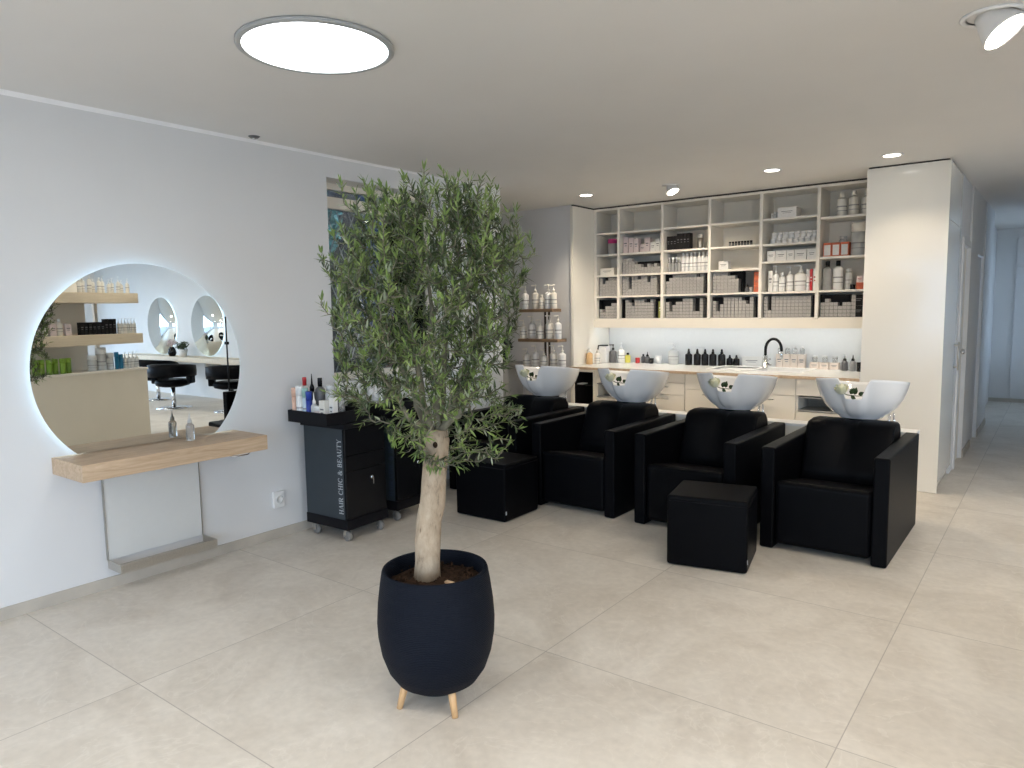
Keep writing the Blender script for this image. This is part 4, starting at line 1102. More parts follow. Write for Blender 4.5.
# third row
carton(0.135, Y0, zrow(0, 2), 0.17, 0.14, 0.075, 'cream_plastic', 'flat cream box in the first shelf column')
for i in range(4):
    bottle('spray', 0.845+0.038*i, Y0, zrow(2, 2), 0.018, 0.155, 'mid_grey', 'white_plastic', 'slim grey bottle, %s in the middle cubby of the third column' % nth(i, 4), 'slim grey bottles in the third column', 10)
for i in range(7):
    bottle('cap', 1.005+0.043*i, Y0-0.02, zrow(2, 2), 0.0205, 0.195, 'white_plastic', 'white_plastic', 'slim white bottle, %s in the middle cubby of the third column' % nth(i, 7), 'slim white bottles in the third column', 10)
carton(1.435, Y0, zrow(3, 2), 0.10, 0.08, 0.085, 'box_white', 'small white box alone in the middle cubby, fourth column')
for i, (x, w) in enumerate(((1.90, 0.075), (1.993, 0.10), (2.08, 0.065), (2.17, 0.105), (2.27, 0.08))):
    carton(x, Y0, zrow(4, 2), w, 0.08, 0.098, 'box_white', 'low white box, %s of five in the fifth column' % nth(i, 5), 'low white boxes in the fifth column')
bottle('cap', 2.404, Y0, zrow(5, 2), 0.042, 0.265, 'mid_grey', 'black_gloss', 'big grey bottle with black cap in the sixth column')
bottle('cap', 2.495, Y0, zrow(5, 2), 0.042, 0.265, 'white_plastic', 'black_gloss', 'big white bottle with black cap in the sixth column')
bottle('wide', 2.575, Y0+0.05, zrow(5, 2), 0.032, 0.19, 'milky', 'milky', 'milky bottle right of the big white bottle, sixth column')
bottle('jar', 2.628, Y0-0.03, zrow(5, 2), 0.022, 0.045, 'black_gloss', 'black_gloss', 'small black pot beside the milky bottle in the sixth column')
for j in range(2):
    carton(2.685, Y0, zrow(5, 2)+0.0605*j, 0.06, 0.06, 0.06, 'box_pink' if j else 'box_orange', '%s small box at the right end of the sixth column' % ('upper pink' if j else 'lower red'), 'two small boxes in the sixth column', 0, 'carton', 'red')
# fourth row
for j in range(3):
    carton(1.77, Y0, zrow(3, 3)+0.0655*j, 0.065, 0.06, 0.064, 'box_orange', 'orange box, %s of the stack of three in the fourth column' % ('lowest', 'middle', 'topmost')[j], 'orange boxes in the fourth column')
bottle('nozzle', 1.672, Y0-0.02, zrow(3, 3), 0.02, 0.085, 'dark_grey', 'black_gloss', 'small dark bottle by the orange stack in the fourth column')
bottle('jar', 1.715, Y0-0.04, zrow(3, 3), 0.018, 0.05, 'mid_grey', 'mid_grey', 'small grey pot in front of the orange stack, fourth column')
carton(1.895, Y0, zrow(4, 3), 0.042, 0.05, 0.20, 'box_white', 'tall white box at the left end of the bottle row, fifth column')
for (k, x, r, h, b, lb) in (('pump', 1.940, 0.026, 0.25, 'white_plastic', 'tall white pump bottle next to the tall box, fifth column'),
                            ('cap', 2.000, 0.031, 0.18, 'white_plastic', 'short wide white bottle in the fifth column'),
                            ('pump', 2.072, 0.032, 0.235, 'white_plastic', 'white pump bottle in the middle of the row, fifth column'),
                            ('pump', 2.165, 0.052, 0.245, 'white_plastic', 'widest white pump bottle in the fifth column'),
                            ('tube', 2.235, 0.018, 0.20, 'white_plastic', 'slim white tube right of the widest pump bottle')):
    bottle(k, x, Y0, zrow(4, 3), r, h, b, 'white_plastic', lb, 'white bottles in the fifth column')
carton(2.268, Y0, zrow(4, 3), 0.022, 0.05, 0.20, 'red', 'narrow red box near the right end of the bottle row', None, 0, 'carton', 'box_white')
carton(2.300, Y0, zrow(4, 3), 0.034, 0.05, 0.205, 'box_white', 'white box at the right end of the bottle row, fifth column', None, 0, 'carton', 'red')
# lowest row extras
carton(0.765, 7.045, zrow(1, 4), 0.042, 0.08, 0.175, 'box_olive', 'olive green upright box in the lowest cubby of the second column', None, 0, 'carton', 'box_white')
for j in range(2):
    carton(2.680, 7.055, zrow(5, 3)+0.1005*j, 0.100, 0.10, 0.10, 'black_card', '%s black carton at the right end of the lowest cubby' % ('upper' if j else 'lower'), 'black cartons in the sixth column')

# ------------------------------------------------------------------ goods on the counter
WT = 0.8955
bottle('cap', 0.034, 6.78, WT, 0.036, 0.165, 'amber', 'cream_plastic', 'amber bottle at the left end of the counter')
bottle('cap', 0.075, 6.88, WT, 0.033, 0.150, 'cream_plastic', 'cream_plastic', 'cream bottle beside the amber one on the counter')
t = thing('dispenser', 'white dispenser box with a black arm at the counter\'s left end', 'dispenser', (0.048, 7.08, WT))
obj('housing', lambda bm: box(bm, -0.05, 0.05, -0.05, 0.05, 0, 0.185, 0.006), M['white_plastic'], t)
obj('arm', lambda bm: tube(bm, [(-0.045, -0.066, 0.150), (-0.04, -0.062, 0.194), (0.0, -0.05, 0.197), (0.075, -0.05, 0.197)], 0.008, 8), M['black_gloss'], t)
bottle('pump', 0.143, 7.11, WT, 0.040, 0.205, 'dark_grey', 'black_gloss', 'dark grey pump bottle on the counter by the dispenser')
bottle('pump', 0.224, 7.15, WT, 0.040, 0.220, 'white_plastic', 'white_plastic', 'white pump bottle on the counter beside the dark grey one')
bottle('cap', 0.285, 7.19, WT, 0.031, 0.110, 'yellow', 'black_gloss', 'small yellow bottle with black cap on the counter')
bottle('jar', 0.422, 7.16, WT, 0.024, 0.060, 'red', 'red', 'small red pot on the counter')
bottle('cap', 0.467, 7.21, WT, 0.023, 0.098, 'dark_grey', 'black_gloss', 'small dark bottle behind the red pot on the counter')
bottle('nozzle', 0.522, 7.20, WT, 0.027, 0.125, 'dark_grey', 'black_gloss', 'dark nozzle bottle right of the red pot on the counter')
bottle('jar', 0.586, 7.17, WT, 0.024, 0.058, 'black_gloss', 'black_gloss', 'small black jar on the counter beside the white cup')
t = thing('cup', 'small white cup on the counter', 'cup', (0.655, 7.20, WT))
obj('vessel', lambda bm: lathe(bm, [(0.0, 0), (0.030, 0), (0.036, 0.085), (0.033, 0.085), (0.028, 0.006), (0, 0.006)], 20, cap0=False, cap1=False), M['white_plastic'], t)
obj('handle', lambda bm: tube(bm, [(0.034+0.02*math.sin(a), 0, 0.045-0.025*math.cos(a)) for a in [PI*k/8 for k in range(9)]], 0.004, 6), M['white_plastic'], t)
bottle('pump', 0.830, 7.20, WT, 0.055, 0.225, 'milky', 'white_plastic', 'large round milky pump bottle on the counter', None, 24)
for i, x in enumerate((1.015, 1.105, 1.185, 1.265, 1.355)):
    xx = x + 0.008
    bottle('dropper', xx, 7.155+0.012*i, WT, 0.037, 0.172, 'black_gloss', 'black_gloss', 'tall black dropper bottle, %s of five on the counter' % nth(i, 5), 'tall black dropper bottles on the counter')
for i, x in enumerate((1.43, 1.50)):
    bottle('dropper', x, 7.25, WT, 0.032, 0.112, 'black_gloss', 'black_gloss', 'short black dropper bottle, %s of the two on the counter' % ('left' if i == 0 else 'right'), 'short black dropper bottles on the counter')
carton(1.66, 7.262, WT, 0.20, 0.05, 0.10, 'box_white', 'low white carton against the backsplash left of the faucet')
for i, x in enumerate((1.94, 2.01, 2.08, 2.15)):
    carton(x, 7.245, WT, 0.064, 0.06, 0.135, 'box_cream', 'cream carton, %s of four behind the sink' % nth(i, 4), 'cream cartons behind the sink')
    bottle('cap', x, 7.245, WT+0.1355, 0.022, 0.075, 'clear_plastic', 'white_plastic', 'small clear bottle, %s of four on the cream cartons' % nth(i, 4), 'clear bottles on the cartons')
for i, x in enumerate((2.27, 2.36, 2.45)):
    carton(x, 7.235, WT, 0.082, 0.06, 0.065, 'box_cream', 'low cream carton, %s of three right of the sink' % nth(i, 3), 'low cartons right of the sink')
    bottle('jar', x, 7.235, WT+0.0655, 0.022, 0.062, 'clear_plastic', 'white_plastic', 'small clear jar, %s of three on the low cartons' % nth(i, 3), 'clear jars on the low cartons')
for i, x in enumerate((2.555, 2.625)):
    bottle('nozzle', x, 7.15, WT, 0.028, 0.150, 'dark_grey' if i == 0 else 'mid_grey', 'black_gloss', '%s nozzle bottle with black tip at the counter\'s right end' % ('dark' if i == 0 else 'grey'), 'nozzle bottles at the counter end')
bottle('jar', 2.698, 7.10, WT, 0.030, 0.085, 'black_gloss', 'black_gloss', 'black jar on the counter against the tall white cabinet')
bottle('pump', 2.738, 7.20, WT, 0.030, 0.225, 'white_plastic', 'white_plastic', 'white pump bottle behind the black jar at the tall cabinet')

# ------------------------------------------------------------------ product stand and recess
t = thing('display_stand', 'three tier brown product stand before the grey wall', 'stand', (-0.25, 6.30, 0))
for (z, x0, x1) in ((1.491, -0.25, 0.18), (1.176, -0.27, 0.245), (0.864, -0.31, 0.31)):
    obj('tier', (lambda bm, z=z, x0=x0, x1=x1: box(bm, x0, x1, -0.085, 0.085, z-0.016, z+0.016, 0.004)), M['brown_wood'], t)
obj('pole', lambda bm: tube(bm, [(-0.02, 0.075, 0.02), (-0.02, 0.075, 1.50)], 0.012, 10), M['bronze'], t)
obj('pole', lambda bm: tube(bm, [(0.03, 0.075, 0.02), (0.03, 0.075, 1.50)], 0.012, 10), M['bronze'], t)
obj('base', lambda bm: box(bm, -0.25, 0.25, -0.12, 0.12, 0.0, 0.025, 0.004), M['bronze'], t)
for z, tname, items in ((1.5075, 'top', ((-0.456, 0.040, 0.245, 'pump'), (-0.331, 0.038, 0.255, 'pump'), (-0.243, 0.030, 0.150, 'cap'), (-0.166, 0.037, 0.255, 'pump'), (-0.090, 0.035, 0.25, 'pump'))),
                        (1.1925, 'middle', ((-0.488, 0.038, 0.20, 'pump'), (-0.380, 0.040, 0.245, 'pump'), (-0.266, 0.040, 0.205, 'pump'), (-0.154, 0.041, 0.25, 'pump'), (-0.038, 0.037, 0.25, 'pump'))),
                        (0.8805, 'bottom', ((-0.449, 0.041, 0.205, 'pump'), (-0.339, 0.040, 0.24, 'pump'), (-0.222, 0.038, 0.20, 'pump'), (-0.105, 0.040, 0.25, 'pump'), (0.012, 0.040, 0.245, 'pump')))):
    for i, (p, r, h, k) in enumerate(items):
        bottle(k, p, 6.272 + 0.012*(i % 2), z, r, h, 'cream_plastic' if (i+int(z*10)) % 3 else 'white_plastic', 'cream_plastic', 'cream pump bottle, %s on the %s tier of the brown stand' % (nth(i, 5), tname) if k == 'pump' else 'short cream bottle without pump, middle of the stand\'s top tier', 'bottles on the brown product stand', rot=0.5)
t = thing('side_cabinet', 'low grey cabinet in the recess left of the product stand', 'cabinet', (-0.98, 6.10, 0))
obj('body', lambda bm: box(bm, -0.22, 0.30, 0, 0.42, 0, 0.90, 0.003), M['dim_cabinet'], t)
obj('top', lambda bm: box(bm, -0.23, 0.31, -0.01, 0.43, 0.9005, 0.925, 0.002), M['dim_cabinet'], t)
t = thing('flower_bunch', 'dark purple bunch on the grey cabinet left of the product stand', 'flowers', (-0.775, 6.25, 0.9255))
obj('vase', lambda bm: lathe(bm, [(0, 0), (0.05, 0), (0.06, 0.04), (0.04, 0.10), (0.045, 0.11)], 18, cap0=False), M['black_gloss'], t)
obj('petals', lambda bm: leafball(bm, (0, 0, 0.185), (0.11, 0.09, 0.095), 420, 0.05, random.Random(8)), M['purple'], t)

# ------------------------------------------------------------------ potted olive tree
RV = Vector((0.795, 0.607, 0)); FV = Vector((-0.607, 0.795, 0))
POT = Vector((2.272, 1.934, 0))
t = thing('olive_tree', 'potted olive tree on wooden legs in the middle of the floor', 'tree', POT)
TREE = t
p = obj('pot', lambda bm: lathe(bm, [(0.0, 0.062), (0.07, 0.062), (0.118, 0.072), (0.158, 0.098), (0.188, 0.142), (0.210, 0.205), (0.222, 0.275), (0.2245, 0.33), (0.220, 0.40), (0.210, 0.475), (0.202, 0.522), (0.199, 0.530), (0.192, 0.532), (0.185, 0.526), (0.182, 0.50), (0.184, 0.40)], 72, cap0=False, cap1=False), M['pot'], t)
for k in range(3):
    a = math.radians((-117, -24, 112)[k])
    c, s = math.cos(a), math.sin(a)
    obj('leg', (lambda bm, c=c, s=s: tube(bm, [(0.120*c, 0.120*s, 0.128), (0.157*c, 0.157*s, 0.0)], [0.017, 0.0115], 14)), M['leg_wood'], p)
def soil(bm):
    rnd = random.Random(2)
    lathe(bm, [(0.184, 0.472), (0.15, 0.480), (0.10, 0.487), (0.05, 0.492), (0.0, 0.492)], 40, cap0=False, cap1=False)
    for v in bm.verts: v.co.z += rnd.uniform(-0.006, 0.006)
    for _ in range(160):
        a = rnd.uniform(0, 2*PI); r = 0.172*math.sqrt(rnd.random()); s = rnd.uniform(0.003, 0.008)
        g = bmesh.ops.create_icosphere(bm, subdivisions=1, radius=s, matrix=Matrix.Translation((r*math.cos(a), r*math.sin(a), 0.484+rnd.uniform(0, 0.006))))
obj('soil', soil, M['soil'], t)
obj('bark_chip', lambda bm: box(bm, 0.075, 0.112, -0.03, -0.012, 0.489, 0.498, 0.002), M['oak'], t)
def P(u, v, z): return Vector((u*RV.x + v*FV.x, u*RV.y + v*FV.y, z))
TP = [P(-0.030, 0.0, 0.470), P(-0.029, 0.0, 0.55), P(-0.026, 0.005, 0.63), P(-0.018, 0.005, 0.71), P(-0.004, 0.0, 0.78), P(0.004, 0.0, 0.86), P(0.010, 0.0, 0.94), P(0.016, 0.0, 1.02), P(0.020, 0.0, 1.06)]
def trunk(bm):
    tube(bm, TP, [0.052, 0.048, 0.0475, 0.047, 0.0465, 0.046, 0.046, 0.049, 0.040], 20)
    rnd = random.Random(5)
    for v in bm.verts:
        a = math.sin(v.co.z*31 + v.co.x*60)*0.0022 + math.sin(v.co.z*71 + v.co.y*90)*0.0014 + rnd.uniform(-0.0012, 0.0012)
        v.co.x += a; v.co.y += a*0.6
tk = obj('trunk', trunk, M['bark'], t)
obj('knot', lambda bm: lathe(bm, [(0.0, 0.006), (0.006, 0.005), (0.010, -0.002), (0.012, -0.012)], 14, cap0=False, sy=1.4), M['soil'], tk, P(0.018, -0.0475, 1.01), (PI/2, 0, math.radians(37.4)))

# crown envelope: (height, left reach, right reach) across the view of the tree's own broad side
ENV = [(0.925, -0.015, 0.220), (0.98, -0.095, 0.270), (1.04, -0.205, 0.355), (1.115, -0.300, 0.365), (1.21, -0.343, 0.330), (1.32, -0.343, 0.305), (1.43, -0.355, 0.335),
       (1.54, -0.370, 0.365), (1.70, -0.370, 0.385), (1.775, -0.325, 0.365), (1.845, -0.275, 0.285), (1.93, -0.223, 0.270), (1.975, -0.195, 0.070)]
def env(z):
    if z <= ENV[0][0]: return ENV[0][1], ENV[0][2]
    for a, b in zip(ENV, ENV[1:]):
        if z <= b[0]:
            f = (z-a[0])/(b[0]-a[0]); return a[1]+(b[1]-a[1])*f, a[2]+(b[2]-a[2])*f
    return ENV[-1][1], ENV[-1][2]
rnd = random.Random(21)
top = TP[-1]
nodes = []          # (position, path index)
paths = []          # (points, radii)
limb_idx = []
def add_path(pts, r0, r1):
    n = len(pts)
    paths.append((pts, [r0 + (r1-r0)*i/(n-1) for i in range(n)]))
    for q in pts[1:]: nodes.append(q)
limbs = [(-0.20, 0.05, 1.52), (0.18, 0.06, 1.50), (-0.06, -0.16, 1.58), (0.05, 0.18, 1.60), (0.0, 0.0, 1.66), (-0.17, -0.12, 1.30), (0.20, -0.10, 1.27), (-0.12, 0.20, 1.34), (0.16, 0.18, 1.32)]
for (u, v, z) in limbs:
    e = P(u, v, z); st = top + Vector((rnd.uniform(-.012, .012), rnd.uniform(-.012, .012), rnd.uniform(-0.06, -0.01)))
    mid = (st+e)/2 + P(u*0.18, v*0.18, -0.01)
    pts = []
    for k in range(9):
        f = k/8; q = st*(1-f)**2 + mid*2*f*(1-f) + e*f*f
        pts.append(q + Vector((rnd.gauss(0, .006), rnd.gauss(0, .006), rnd.gauss(0, .004)))*(0 if k == 0 else 1))
    add_path(pts, 0.0150, 0.0050)
nlimb = len(paths)
targets = []
N = 930
while len(targets) < N:
    z = rnd.uniform(0.93, 1.93)
    L, R_ = env(z)
    c, hw = (L+R_)/2, (R_-L)/2
    a = rnd.uniform(0, 2*PI); rho = math.sqrt(rnd.uniform(0.10, 0.93))
    hv = hw*1.18
    if z < 1.2 and rnd.random() < 0.45: continue
    if rho < 0.5 and z < 1.15: continue
    targets.append((P(c + rho*hw*math.cos(a), rho*hv*math.sin(a), z), z))
for (u, z, v) in ((-0.215, 1.965, 0.0), (-0.07, 1.985, 0.03), (0.03, 1.955, -0.05), (0.262, 1.925, 0.0), (0.395, 1.70, 0.0), (-0.395, 1.715, 0.03), (-0.385, 1.545, -0.04), (-0.135, 1.93, -0.1),
                  (0.33, 1.06, -0.05), (-0.385, 1.20, 0.0), (0.20, 1.90, 0.05), (-0.30, 1.90, 0.02), (0.12, 1.96, 0.06), (-0.02, 1.94, 0.12), (0.36, 1.62, 0.1), (0.245, 0.96, -0.1), (0.30, 1.0, 0.05)):
    targets.append((P(u, v, z), z))
targets.sort(key=lambda a: (a[0]-top).length)
leafdata = []
for (q, z) in targets:
    best = None; bd = 1e9
    for nd in nodes:
        d = (nd-q).length
        pen = d + (0.25*max(0, nd.z - q.z + 0.02) if z > 1.1 else 0)
        rn = math.hypot(nd.x, nd.y); rq = math.hypot(q.x, q.y)
        pen += 0.5*max(0, rn-rq)
        if d < 0.07: pen += 0.2
        if pen < bd: bd, best = pen, nd
    d = (q-best).length
    ctrl = best*0.45 + q*0.55 + Vector((0, 0, (-0.11 if z > 1.25 else 0.05)*min(1, d/0.3))) + P(rnd.gauss(0, 0.02), rnd.gauss(0, 0.02), 0)
    n = max(5, int(d/0.03))
    pts = []
    for k in range(n+1):
        f = k/n; w = best*(1-f)**2 + ctrl*2*f*(1-f) + q*f*f
        pts.append(w + (Vector((rnd.gauss(0, .003), rnd.gauss(0, .003), rnd.gauss(0, .003))) if 0 < k else Vector()))
    if z > 1.42 and rnd.random() < 0.30:
        ln = rnd.uniform(0.05, 0.11)
        room = 1.955 - pts[-1].z
        ln = min(ln, max(0.0, room))
        if ln > 0.03:
            dx, dy = rnd.gauss(0, 0.012), rnd.gauss(0, 0.012)
            for k in range(1, 4): pts.append(q + Vector((dx*k/3, dy*k/3, ln*k/3)))
    add_path(pts, 0.0032 if d < 0.2 else 0.0042, 0.0012)
    leafdata.append(pts)
for i in range(nlimb):
    obj('branch', (lambda bm, i=i: tube(bm, paths[i][0], paths[i][1], 8)), M['twig'], t)
def twigs(bm):
    for (pts, rr) in paths[nlimb:]: tube(bm, pts, rr, 5)
obj('fine_branching', twigs, M['twig'], t)
def foliage():
    vs, fs, cols = [], [], []
    r = random.Random(31)
    def leaf(p, d, up, L, colr):
        d = d.normalized(); s = d.cross(up)
        if s.length < 1e-4: s = d.orthogonal()
        s.normalize(); nrm = s.cross(d)
        w = L*r.uniform(0.095, 0.125)
        bend = r.uniform(-0.10, 0.16)*L
        b = len(vs)
        pts = [p, p + d*L*0.34 + s*w + nrm*(w*0.30 + bend*0.2), p + d*L*0.34 - s*w + nrm*(w*0.30 + bend*0.2), p + d*L*0.36 + nrm*bend*0.2,
               p + d*L*0.74 + s*w*0.66 + nrm*(w*0.2 + bend*0.65), p + d*L*0.74 - s*w*0.66 + nrm*(w*0.2 + bend*0.65), p + d*L*0.75 + nrm*bend*0.6, p + d*L + nrm*bend]
        vs.extend(pts)
        fs.extend([(b, b+1, b+3), (b, b+3, b+2), (b+1, b+4, b+6, b+3), (b+3, b+6, b+5, b+2), (b+4, b+7, b+6), (b+6, b+7, b+5)])
        cols.extend([colr]*8)
    for pts in leafdata:
        seg = [(pts[i+1]-pts[i]).length for i in range(len(pts)-1)]
        tot = sum(seg); use = min(tot*0.95, r.uniform(0.15, 0.25))
        pos = tot - use; acc = 0; k = 0; i = 0; turn = r.uniform(0, PI)
        fresh = r.random()
        base_h = r.random()
        while pos < tot:
            while i < len(seg)-1 and acc + seg[i] < pos: acc += seg[i]; i += 1
            f = (pos-acc)/max(seg[i], 1e-6); p = pts[i].lerp(pts[i+1], min(1, f)); ax = (pts[i+1]-pts[i]).normalized()
            u = ax.orthogonal().normalized(); w = ax.cross(u)
            tipf = (pos-(tot-use))/use
            for sgn in (0, PI):
                if r.random() < (0.10 if p.z > 1.16 else 0.42): continue
                an = turn + sgn + r.gauss(0, 0.25)
                out = u*math.cos(an) + w*math.sin(an)
                d = ax*r.uniform(0.45, 0.95) + out*r.uniform(0.6, 1.0) + Vector((0, 0, r.uniform(-0.15, 0.25)))
                L = r.uniform(0.030, 0.048)*(1-0.30*tipf)
                x = r.random()
                if x < 0.16: c = (0.28, 0.32, 0.22)          # grey-green
                elif fresh > 0.68 or tipf > 0.82: c = (0.235, 0.31, 0.105)
                else: c = (0.066, 0.094, 0.040)
                m = r.uniform(0.75, 1.25)
                leaf(p, d, Vector((0, 0, 1)) + out*0.3 + Vector((r.gauss(0, .25), r.gauss(0, .25), 0)), L, (c[0]*m, c[1]*m, c[2]*m, 1))
            turn += PI/2; pos += r.uniform(0.009, 0.0135)
        ax = (pts[-1]-pts[-2]).normalized()
        for _ in range(3):
            d = ax + Vector((r.gauss(0, .3), r.gauss(0, .3), r.gauss(0, .3)))
            leaf(pts[-1], d, Vector((0, 0, 1)) + Vector((r.gauss(0, .3), r.gauss(0, .3), 0)), r.uniform(0.026, 0.042), (0.17, 0.25, 0.07, 1))
    me = bpy.data.meshes.new('foliage'); me.from_pydata([tuple(v) for v in vs], [], fs)
    ca = me.color_attributes.new('leaf_colour', 'FLOAT_COLOR', 'POINT')
    ca.data.foreach_set('color', [x for c in cols for x in c])
    me.materials.append(M['leaf']); me.update()
    return me
obj('foliage', foliage(), None, t)

# ------------------------------------------------------------------ the salon side that the round mirror shows
UX, UY, UA = 4.93, 3.05, math.radians(-10.8)     # display unit: left front corner and turn about Z, front facing the mirror
t = thing('display_unit', 'beige retail display unit with pale wood shelves, seen in the round mirror', 'display unit', (UX-0.18, UY, 0), UA)
LEN = 1.34
obj('base_cabinet', lambda bm: box(bm, 0, 0.42, -0.9, LEN, 0.0, 0.835, 0.004), M['base_beige'], t)
obj('base_top', lambda bm: box(bm, -0.012, 0.43, -0.91, LEN+0.012, 0.8355, 0.86, 0.003), M['shelf_white'], t)
obj('back_panel', lambda bm: box(bm, 0.40, 0.43, -0.9, 0.86, 0.8605, 2.3, 0.002), M['shelf_white'], t)
obj('shelf_board', lambda bm: box(bm, -0.01, 0.398, -0.9, LEN-0.03, 1.167, 1.287, 0.004), M['pale_wood'], t)
obj('shelf_board', lambda bm: box(bm, -0.01, 0.398, -0.9, LEN-0.06, 1.655, 1.775, 0.004), M['pale_wood'], t)
obj('post', lambda bm: box(bm, 0.36, 0.398, 0.95, 0.99, 0.8605, 1.166), M['shelf_white'], t)
obj('post', lambda bm: box(bm, 0.36, 0.398, 0.95, 0.99, 1.2875, 1.654), M['shelf_white'], t)
UM = Matrix.Translation((UX-0.18, UY, 0)) @ Matrix.Rotation(UA, 4, 'Z')
def onunit(lx, ly, z): q = UM @ Vector((lx, ly, z)); return q.x, q.y, q.z
for i in range(11):
    x, y, z = onunit(0.10 + 0.03*(i % 2), 0.62+0.06*i, 1.7755)
    bottle('pump' if i > 4 else 'cap', x, y, z, 0.024, 0.16+0.02*(i % 3), 'cream_plastic', 'white_plastic', 'cream bottle, %s on the display unit\'s upper shelf in the mirror' % nth(i, 11), 'bottles on the upper display shelf', 10)
for i in range(5):
    x, y, z = onunit(0.10, 0.10+0.085*i, 1.2875)
    if i % 2: bottle('cap', x, y, z, 0.034, 0.19, 'cream_plastic', 'white_plastic', 'cream bottle among pink boxes on the lower display shelf, %s' % nth(i, 5), 'goods on the lower display shelf', 10)
    else: carton(x, y, z, 0.07, 0.06, 0.135, 'box_pink', 'pale pink box on the lower display shelf, %s of the row' % nth(i, 5), 'goods on the lower display shelf', UA + PI*1.5)
for i in range(9):
    x, y, z = onunit(0.10, 0.60+0.05*i, 1.2875)
    carton(x, y, z, 0.045, 0.06, 0.145 + (0.035 if i > 5 else 0), 'black_card', 'slim black box on the lower display shelf, %s of nine' % nth(i, 9), 'black boxes on the display unit', UA + PI*1.5)
for i in range(6):
    x, y, z = onunit(0.10, 1.07+0.042*i, 1.2875)
    bottle('pump', x, y, z, 0.019, 0.185, 'white_plastic', 'white_plastic', 'white bottle right of the black boxes on the display shelf, %s' % nth(i, 6), 'white bottles on the lower display shelf', 10)
for i in range(6):
    x, y, z = onunit(0.10 + 0.02*(i % 2), 0.06+0.075*i, 0.8605)
    bottle('tube', x, y, z, 0.031, 0.17, 'green', 'green', 'green bottle on the display unit\'s base, %s of six' % nth(i, 6), 'green bottles on the display unit', 12)
for i, (ly, r, h) in enumerate(((0.72, 0.05, 0.18), (0.832, 0.055, 0.27), (0.938, 0.045, 0.20))):
    x, y, z = onunit(0.12, ly, 0.8605)
    bottle('jar', x, y, z, r, h, 'milky', 'white_plastic', 'milky canister on the display unit\'s base, %s of three' % nth(i, 3), 'milky canisters on the display unit', 14)
for i in range(2):
    x, y, z = onunit(0.10, 1.015+0.055*i, 0.8605)
    bottle('tube', x, y, z, 0.024, 0.205 - 0.03*i, 'cyan', 'cyan', '%s blue bottle on the display unit\'s base' % ('taller' if i == 0 else 'shorter'), 'blue bottles on the display unit', 12)
for i in range(4):
    x, y, z = onunit(0.11, 1.130+0.052*i, 0.8605)
    bottle('pump', x, y, z, 0.024, 0.20, 'white_plastic', 'white_plastic', 'white pump bottle right of the blue bottles, %s of four' % nth(i, 4), 'white bottles on the display base', 12)

# far styling wall
def far_mirror(x, label):
    t = thing('round_wall_mirror', label, 'mirror', (x, 7.0, 1.30))
    obj('mirror_glass', lambda bm: lathe(bm, [(0.54, -0.030), (0.54, -0.036), (0, -0.0361)], 72, axis='Y'), M['mirror'], t)
    obj('backlight', lambda bm: tube(bm, [(0.505*math.cos(2*PI*k/72), -0.018, 0.505*math.sin(2*PI*k/72)) for k in range(73)], 0.007, 6), M['led_cool'], t)
    obj('mounting_plate', lambda bm: lathe(bm, [(0.38, -0.0295), (0.38, 0.0)], 40, axis='Y'), M['mid_grey'], t)
far_mirror(9.70, 'far round backlit mirror, left one in the reflection')
far_mirror(8.08, 'far round backlit mirror, right one in the reflection')
t = thing('long_desk', 'long pale wall desk below the far round mirrors', 'desk', (8.5, 7.0, 0))
obj('desk_top', lambda bm: box(bm, -2.4, 2.2, -0.36, -0.001, 0.665, 0.75, 0.003), M['pale_wood'], t)
for x in (-2.2, -0.75, 0.75, 2.0):
    obj('bracket', (lambda bm, x=x: box(bm, x, x+0.03, -0.30, -0.001, 0.57, 0.664)), M['steel'], t)
def swivel(label, loc, rz):
    t = thing('swivel_chair', label, 'chair', loc, rz, 'black swivel chairs at the far desk')
    obj('base', lambda bm: lathe(bm, [(0.0, 0.0), (0.27, 0.0), (0.275, 0.008), (0.05, 0.022), (0.0, 0.022)], 36, cap0=False, cap1=False), M['chrome'], t)
    obj('column', lambda bm: lathe(bm, [(0.032, 0.02), (0.032, 0.36)], 18), M['chrome'], t)
    obj('seat', lambda bm: lathe(bm, [(0.0, 0.35), (0.16, 0.35), (0.25, 0.375), (0.268, 0.42), (0.25, 0.462), (0.15, 0.478), (0.0, 0.478)], 32, cap0=False, cap1=False), M['leather'], t)
    def shell(bm):
        n = 28; prof = [(0.30, 0.52), (0.36, 0.52), (0.365, 0.60), (0.36, 0.70), (0.30, 0.71), (0.295, 0.60)]
        rings = []
        for k in range(n+1):
            a = math.radians(-145 + 290*k/n)
            lift = 0.07*math.cos(a)
            end = abs(k-n/2)/(n/2)
            ring = []
            for (r_, z) in prof:
                zz = z - (0.0 if end < 0.75 else 0.5*(end-0.75)*(z-0.50)*2)
                ring.append(bm.verts.new((r_*math.cos(a), r_*math.sin(a), zz + lift*(z-0.5)*2)))
            rings.append(ring)
        for a, b in zip(rings, rings[1:]):
            for k in range(len(prof)):
                f = bm.faces.new((a[k], a[(k+1) % 6], b[(k+1) % 6], b[k])); f.smooth = True
        bm.faces.new(rings[0][::-1]); bm.faces.new(rings[-1])
    obj('back_shell', shell, M['leather'], t)
    obj('arm_link', lambda bm: (box(bm, -0.10, 0.06, 0.24, 0.33, 0.40, 0.53, 0.02), box(bm, -0.10, 0.06, -0.33, -0.24, 0.40, 0.53, 0.02)), M['leather'], t)
    return t
sw = swivel('black swivel chair on a round chrome base, seen in the mirror', (7.35, 5.9, 0), -2.2)
dup(sw, (8.75, 6.35, 0), -1.7, 'black swivel chair behind the display unit in the mirror')
dup(sw, (6.15, 6.2, 0), -2.4, 'black swivel chair beside the thin lamp stand in the mirror')
